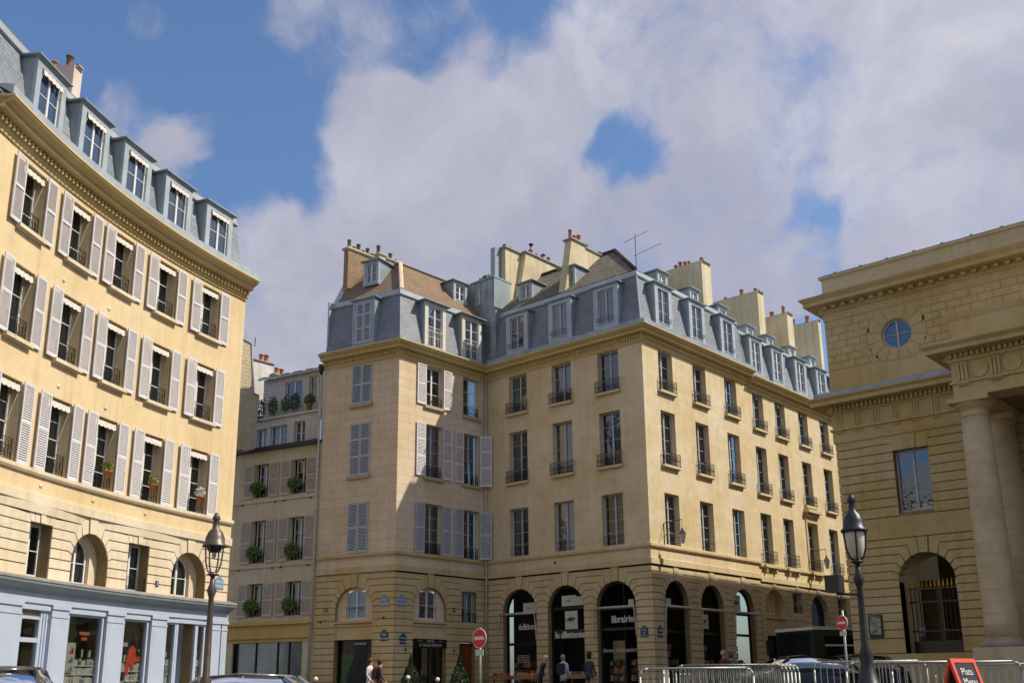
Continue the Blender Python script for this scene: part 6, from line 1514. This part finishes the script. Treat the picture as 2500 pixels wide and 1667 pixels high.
# ------------------------------------------------------------------ people: one skinned body each, clothes over it
SK = plain('skin', (.52, .30, .20), .6, 0, .05, 8)
def person(q, label, top, legs, hair, face=0.0, bend=0.0, dress=False, hat=None, longhair=False, pack=None, h=1.72):
    zb = .12 if q[1] > 28 else gz(q[0], q[1]); x, y = q[0], q[1]; P = thing('person', label, 'person', (x, y, zb)); R3 = Matrix.Translation((x, y, zb)) @ Matrix.Rotation(face, 4, 'Z') @ Matrix.Scale(h/1.72, 4)
    def J(a, b, c): 
        if c > .95: dz = c-.95; b = b-dz*math.sin(bend); c = .95+dz*math.cos(bend)
        return (a, b, c)
    V = [J(0, 0, .95), J(0, 0, 1.15), J(0, 0, 1.38), J(0, -.01, 1.5), J(0, -.02, 1.58), J(0, -.02, 1.68)]; E_ = [(0, 1), (1, 2), (2, 3), (3, 4), (4, 5)]; Rr = [(.15, .11), (.13, .10), (.155, .10), (.055, .055), (.085, .09), (.07, .08)]
    for sg in (-1, 1):
        b = len(V); V += [J(sg*.19, 0, 1.40), J(sg*.24, 0, 1.12), J(sg*.2, -.16, .92), J(sg*.19, -.22, .87)]; E_ += [(2, b), (b, b+1), (b+1, b+2), (b+2, b+3)]; Rr += [(.06, .06), (.045, .045), (.035, .035), (.03, .035)]
        for f in range(5): V.append(J(sg*.19+(f-2)*.014, -.28-.012*(2-abs(f-2)), .84)); E_.append((b+3, len(V)-1)); Rr.append((.009, .009))
        b = len(V); V += [(sg*.09, 0, .88), (sg*.1, -.03*sg, .48), (sg*.1, .04*sg, .08), (sg*.1, .04*sg-.15, .03)]; E_ += [(0, b), (b, b+1), (b+1, b+2), (b+2, b+3)]; Rr += [(.09, .09), (.06, .06), (.042, .042), (.035, .025)]
    me = bpy.data.meshes.new('body'); me.from_pydata(V, E_, []); o = bpy.data.objects.new('body', me); COL.objects.link(o); m = o.modifiers.new('s', 'SKIN'); o.modifiers.new('u', 'SUBSURF').levels = 1
    for v, r in zip(me.skin_vertices[0].data, Rr): v.radius = r
    me.skin_vertices[0].data[0].use_root = True
    bpy.context.view_layer.update(); m2 = bpy.data.meshes.new_from_object(o.evaluated_get(bpy.context.evaluated_depsgraph_get())); bpy.data.objects.remove(o)
    m2.materials.clear(); m2.materials.append(SK); m2.materials.append(top); m2.materials.append(legs)
    for p in m2.polygons:
        c = p.center; p.use_smooth = True; hd = V[3]
        p.material_index = 0 if (c.z > hd[2]-.02 and abs(c.x) < .12) or (abs(c.x) > .15 and c.y < V[8][1]-.02 and .7 < c.z < 1.05) else (1 if c.z > .86 else 2)
    part('body', m2, None, P, R3)
    hx = V[5]
    def lp(nm, prof, c, mat, sx=1, sy=1): mb = MB(); mb.lathe(prof, c, 14, sx=sx, sy=sy); part(nm, mb.build(nm), mat, P, R3)
    lp('jacket' if not dress else 'dress', [(.16, -.22), (.165, 0), (.15, .2), (.19, .42), (.13, .5), (.06, .54)] if not dress else [(.34, -.75), (.24, -.3), (.15, 0), (.14, .2), (.18, .42), (.1, .5)], (0, V[1][1]*.5, .95), top, 1, .72) if bend < .2 else None
    lp('hair', [(.06, -.12), (.105, -.06), (.11, .02), (.07, .09), (.01, .11)], (hx[0], hx[1]+.025, hx[2]-.01), hair, .95, 1.0)
    if longhair: lp('long_hair', [(.06, -.36), (.11, -.2), (.1, 0), (.05, .06)], (0, hx[1]+.07, hx[2]), hair, .9, .6)
    if hat: lp('hat', [(.16, 0), (.16, .015), (.11, .02), (.10, .1), (.05, .13)], (hx[0], hx[1], hx[2]+.04), hat)
    if pack: mb = MB(); mb.box(-.16, .16, .1, .27, 1.0, 1.42); part('backpack', mb.build('backpack'), pack, P, R3)
cl = lambda n, c: plain(n, c, .85, 0, .15, 12)
person(q_man, 'man seen from behind in dark blue jacket and hat at the book tables', cl('navy_jacket', (.045, .055, .085)), cl('khaki', (.35, .27, .16)), cl('dark_hair', (.03, .02, .015)), face=math.pi, hat=cl('dark_hat', (.04, .015, .012)), h=1.78)
person(q_hunch, 'grey haired person in purple scarf leaning over the books', cl('dark_coat', (.03, .03, .05)), cl('black_trousers', (.02, .02, .02)), cl('blond_hair', (.5, .4, .25)), face=R_(120), bend=.35)
person(q_pack, 'man in white hooded top with navy backpack by the shop door', cl('white_hoodie', (.55, .55, .62)), cl('dark_trousers', (.03, .03, .04)), cl('grey_hair', (.3, .26, .2)), face=math.pi, pack=cl('navy_pack', (.02, .025, .05)))
person(q_w1, 'woman with long brown hair in a white dress', cl('white_dress', (.68, .62, .58)), SK, cl('brown_hair', (.12, .045, .02)), face=R_(110), dress=True, longhair=True, h=1.7)
person(q_w2, 'woman with hair in a bun, dark flowered top and black backpack', cl('plum_top', (.09, .04, .05)), cl('cream_skirt', (.5, .43, .35)), cl('bun_hair', (.05, .03, .02)), face=R_(150), pack=cl('black_pack', (.01, .01, .012)), h=1.66)
person(q_p1, 'bald person in dark red top behind the stacked barriers', cl('dark_red_top', (.11, .02, .02)), cl('blue_jeans', (.05, .07, .12)), cl('bald_grey', (.42, .28, .2)), face=R_(160)); person(q_p2, 'person in blue-grey coat beside the one in dark red', cl('blue_grey_coat', (.07, .09, .11)), cl('grey_trousers', (.08, .08, .08)), cl('red_hair', (.15, .05, .03)), face=R_(190), h=1.64)
# ------------------------------------------------------------------ bollards, barriers, cars, bus
def bollard(q, k): 
    b = thing('bollard', 'slim post with pale ball top, %s' % k, 'bollard', (q[0], q[1], 0), 'ball-topped bollards along the kerb'); lathe_part('post', [(.05, 0), (.04, .2), (.035, q[2]-.15)], (q[0], q[1], 0), M['iron'], b, 10); lathe_part('ball', [(.01, -.085), (.06, -.06), (.085, 0), (.06, .06), (.01, .085)], (q[0], q[1], q[2]-.08), M['white'], b, 14)
for q, k in ((q_b1, 'beside the women at the hotel corner'), (q_b2, 'before the hotel downpipe'), (q_b3, 'before the restaurant with green curtains'), (q_b4, 'before the hotel entrance')): bollard(q, k)
def barrier(q, ang, label, w=2.2, h=1.1, mat='galv'):
    b = thing('crowd_barrier', label, 'barrier', (q[0], q[1], 0), 'steel crowd barriers'); W = Matrix.Translation((q[0], q[1], q[2]-h)) @ Matrix.Rotation(ang, 4, 'Z')
    mb = MB(); hw = w/2; mb.tube([(-hw, 0, .15), (-hw, 0, h-.15), (-hw+.04, 0, h-.04), (-hw+.15, 0, h), (hw-.15, 0, h), (hw-.04, 0, h-.04), (hw, 0, h-.15), (hw, 0, .15), (-hw, 0, .15)], .021, 8); part('frame', mb.build('frame'), M[mat], b, W)
    mb = MB(); [mb.bar((-hw+w*k/17, 0, .15), (-hw+w*k/17, 0, h), .009, 5) for k in range(1, 17)]; part('bars', mb.build('bars'), M[mat], b, W)
    mb = MB(); [mb.bar((sx*(hw-.3), -.3, -max(0, q[2]-h)+.02), (sx*(hw-.3), .3, -max(0, q[2]-h)+.02), .02, 5) for sx in (-1, 1)]; part('feet', mb.build('feet'), M[mat], b, W)
for k, (q, an, t) in enumerate(((q_bar1, .7, 'front barrier of the stack before the bookshop street side'), (q_bar2, .75, 'taller rear barrier of the stack before the black car'), (q_bar6, 2.1, 'barrier standing edge-on at the left of the stack'), (q_bar7, .3, 'barrier just right of the dark street lamp'), (q_bar3, .35, 'barrier in front of the theatre gate'), (q_bar4, .3, 'barrier behind the red sandwich board'), (q_bar5, .3, 'rightmost barrier in front of the column pedestal'))): barrier(q, an, t)
for k in range(5): barrier((q_bar2[0]+.03*k, q_bar2[1]+.11*k, q_bar2[2]), .75, 'barrier leaning inside the stack, number %s from the back' % ['one', 'two', 'three', 'four', 'five'][k])
RB = thing('sandwich_board', 'bright orange-red folding sandwich board with handwritten menu', 'sign board', (q_red[0], q_red[1], 0)); W = Matrix.Translation((q_red[0], q_red[1], 0)) @ Matrix.Rotation(R_(75), 4, 'Z')
for sg in (-1, 1):
    W2 = W @ Matrix.Translation((0, 0, q_red[2])) @ Matrix.Rotation(sg*R_(17), 4, 'X'); mb = MB(); H_ = q_red[2]/.95
    for a, b, c, d in ((-.3, -.24, -H_, 0), (.24, .3, -H_, 0), (-.24, .24, -.06, 0), (-.24, .24, -H_, -H_+.1)): mb.box(a, b, -.02, .02, c, d)
    f = part('panel_frame', mb.build('panel_frame'), M['redo'], RB, W2); mb = MB(); mb.box(-.24, .24, -.01, .01, -H_+.1, -.06); part('chalk_panel', mb.build('chalk_panel'), M['irond'], f, W2)
    part('chalk_writing', text_mesh('Plats\nMenu\ndu jour', .15, .004), M['white'], f, W2 @ Matrix.Translation((0, -.015 if sg < 0 else .015, -.35)) @ (TXT if sg < 0 else Matrix.Rotation(math.pi, 4, 'Z') @ TXT))
def car(q, ang, label, col, h=1.48, Lc=4.2):
    m = plain('car_paint_%s' % label[:9], col, .18, .4, .02, 2); z0 = q[2]-h; C_ = thing('parked_car', label, 'car', (q[0], q[1], z0)); W = Matrix.Translation((q[0], q[1], z0)) @ Matrix.Rotation(ang, 4, 'Z'); k = h/1.48
    def loft(secs, name, mat, par):
        mb = MB(); n = 0; vs = []
        for (x, w, zb_, zt2, tw_) in secs: vs += [(x, -w, zb_), (x, -w*1.02, (zb_+zt2)/2), (x, -tw_, zt2), (x, 0, zt2+.03), (x, tw_, zt2), (x, w*1.02, (zb_+zt2)/2), (x, w, zb_)]
        fs = [(i*7+j, i*7+(j+1) % 7, (i+1)*7+(j+1) % 7, (i+1)*7+j) for i in range(len(secs)-1) for j in range(7)]; fs += [tuple(range(7))[::-1], tuple((len(secs)-1)*7+j for j in range(7))]
        mb.mesh(vs, fs, True); return part(name, mb.build(name), mat, par, W)
    b = loft([(-Lc/2, .7, .3, .6, .65), (-Lc/2+.15, .84, .22, .82*k, .78), (-1.0, .88, .2, .96*k, .82), (.9, .88, .2, .98*k, .82), (Lc/2-.1, .85, .25, .95*k, .78), (Lc/2, .75, .3, .8, .7)], 'body', m, C_)
    loft([(-1.05, .80, .93*k, .97*k, .78), (-.35, .80, .93*k, 1.40*k, .58), (.3, .8, .93*k, 1.45*k, .6), (1.2, .8, .93*k, 1.40*k, .58), (1.85, .78, .93*k, .98*k, .74)], 'cabin_glass', M['glassb'], b)
    loft([(-.42, .1, 1.38*k, 1.405*k, .60), (.3, .1, 1.42*k, 1.46*k, .62), (1.25, .1, 1.36*k, 1.41*k, .60)], 'roof', m, b)
    for x in (-.38, .45, 1.25):
        mb = MB(); [mb.bar((x+(-.65 if x < 0 else (.6 if x > 1 else 0)), s_*.80, .96*k), (x, s_*.61, 1.41*k), .03, 5) for s_ in (-1, 1)]; part('pillar', mb.build('pillar'), m, b, W)
    for x in (-1.3, 1.35):
        for s_ in (-1, 1): mb = MB(); mb.bar((x, s_*.72, .32), (x, s_*.9, .32), .32, 20); part('wheel', mb.build('wheel'), M['iron'], b, W)
    for s_ in (-1, 1): mb = MB(); mb.lathe([(.02, -.06), (.09, 0), (.02, .08)], (-.75, s_*.98, 1.0*k), 8); part('mirror', mb.build('mirror'), m, b, W); mb = MB(); mb.box(-Lc/2+.02, -Lc/2+.2, s_*.62-.14, s_*.62+.14, .62, .76); part('headlight', mb.build('headlight'), M['globe'], b, W)
car(q_car1, R_(150), 'grey van-like car cut off at the lower left edge', (.10, .105, .10), 1.6); car(q_car2, R_(40), 'silver grey hatchback parked in front of the blue shopfront', (.26, .27, .25), 1.42)
car(q_car3, R_(50), 'black car with reflections parked before the bus', (.012, .012, .015), 1.5); car(q_car4, R_(70), 'dark blue car half hidden behind the theatre corner', (.02, .03, .05), 1.5)
BU = thing('city_bus', 'dark city bus with pale roof behind the parked cars', 'bus', (q_bus[0], q_bus[1], 0)); W = Matrix.Translation((q_bus[0]-.2, q_bus[1]+.3, 0)) @ Matrix.Rotation(R_(62), 4, 'Z'); Hb = q_bus[2]
for nm, bx, m in (('body', (0, 9, 0, 2.5, .3, Hb-.12), plain('dark_bus_paint', (.02, .035, .032), .3)), ('roof', (-.02, 9.02, -.02, 2.52, Hb-.12, Hb), M['cream']), ('windscreen', (-.03, 0, .15, 2.35, 1.0, Hb-.2), M['glassd']), ('side_window', (.5, 8.6, -.02, 0, 1.2, Hb-.35), M['glassd']), ('trim', (.5, 8.6, -.035, -.02, Hb-.75, Hb-.68), M['white']), ('mirror', (-.45, -.2, 2.45, 2.6, 1.8, 2.4), M['iron'])):
    mb = MB(); mb.box(*bx); part(nm, mb.build(nm), m, BU, W)
for x in (1.6, 7): 
    for y_ in (.1, 2.2): mb = MB(); mb.bar((x, y_, .45), (x, y_+.3, .45), .45, 18); part('wheel', mb.build('wheel'), M['iron'], BU, W)
# book tables, poster
for k, (s, t) in enumerate(((1.6, 'left'), (3.3, 'middle'), (6.2, 'right'))):
    tb = thing('book_table', 'wooden table of second-hand books, %s of the three outside the shop' % t, 'table', FD1.P(s, .12, .8), 'book tables outside the shop'); mb = MB(); slab(mb, FD1, s-.6, s+.6, .95, 1.12, .5, 1.1); [slab(mb, FD1, s+a, s+a+.05, .12, .95, .6, .66) for a in (-.55, .5)]; o = obj('table_top', mb, plain('orange_wood', (.38, .17, .05), .7), tb); books(o, FD1, s-.55, s+.55, 1.12, 1.3, .9, random.Random(k), rowsh=.14)
PO = thing('poster_case', 'dark framed poster case on the theatre wall left of the gate', 'poster', FTh.P(.9, 2.3, .05)); mb = MB(); slab(mb, FTh, .66, 1.16, 2.25, 3.05, 0, .07); o = obj('frame', mb, M['iron'], PO); mb = MB(); slab(mb, FTh, .71, 1.11, 2.35, 3.0, .07, .075); obj('poster_sheet', mb, plain('muted_poster', (.25, .28, .27), .4, 0, .9, 6), o)
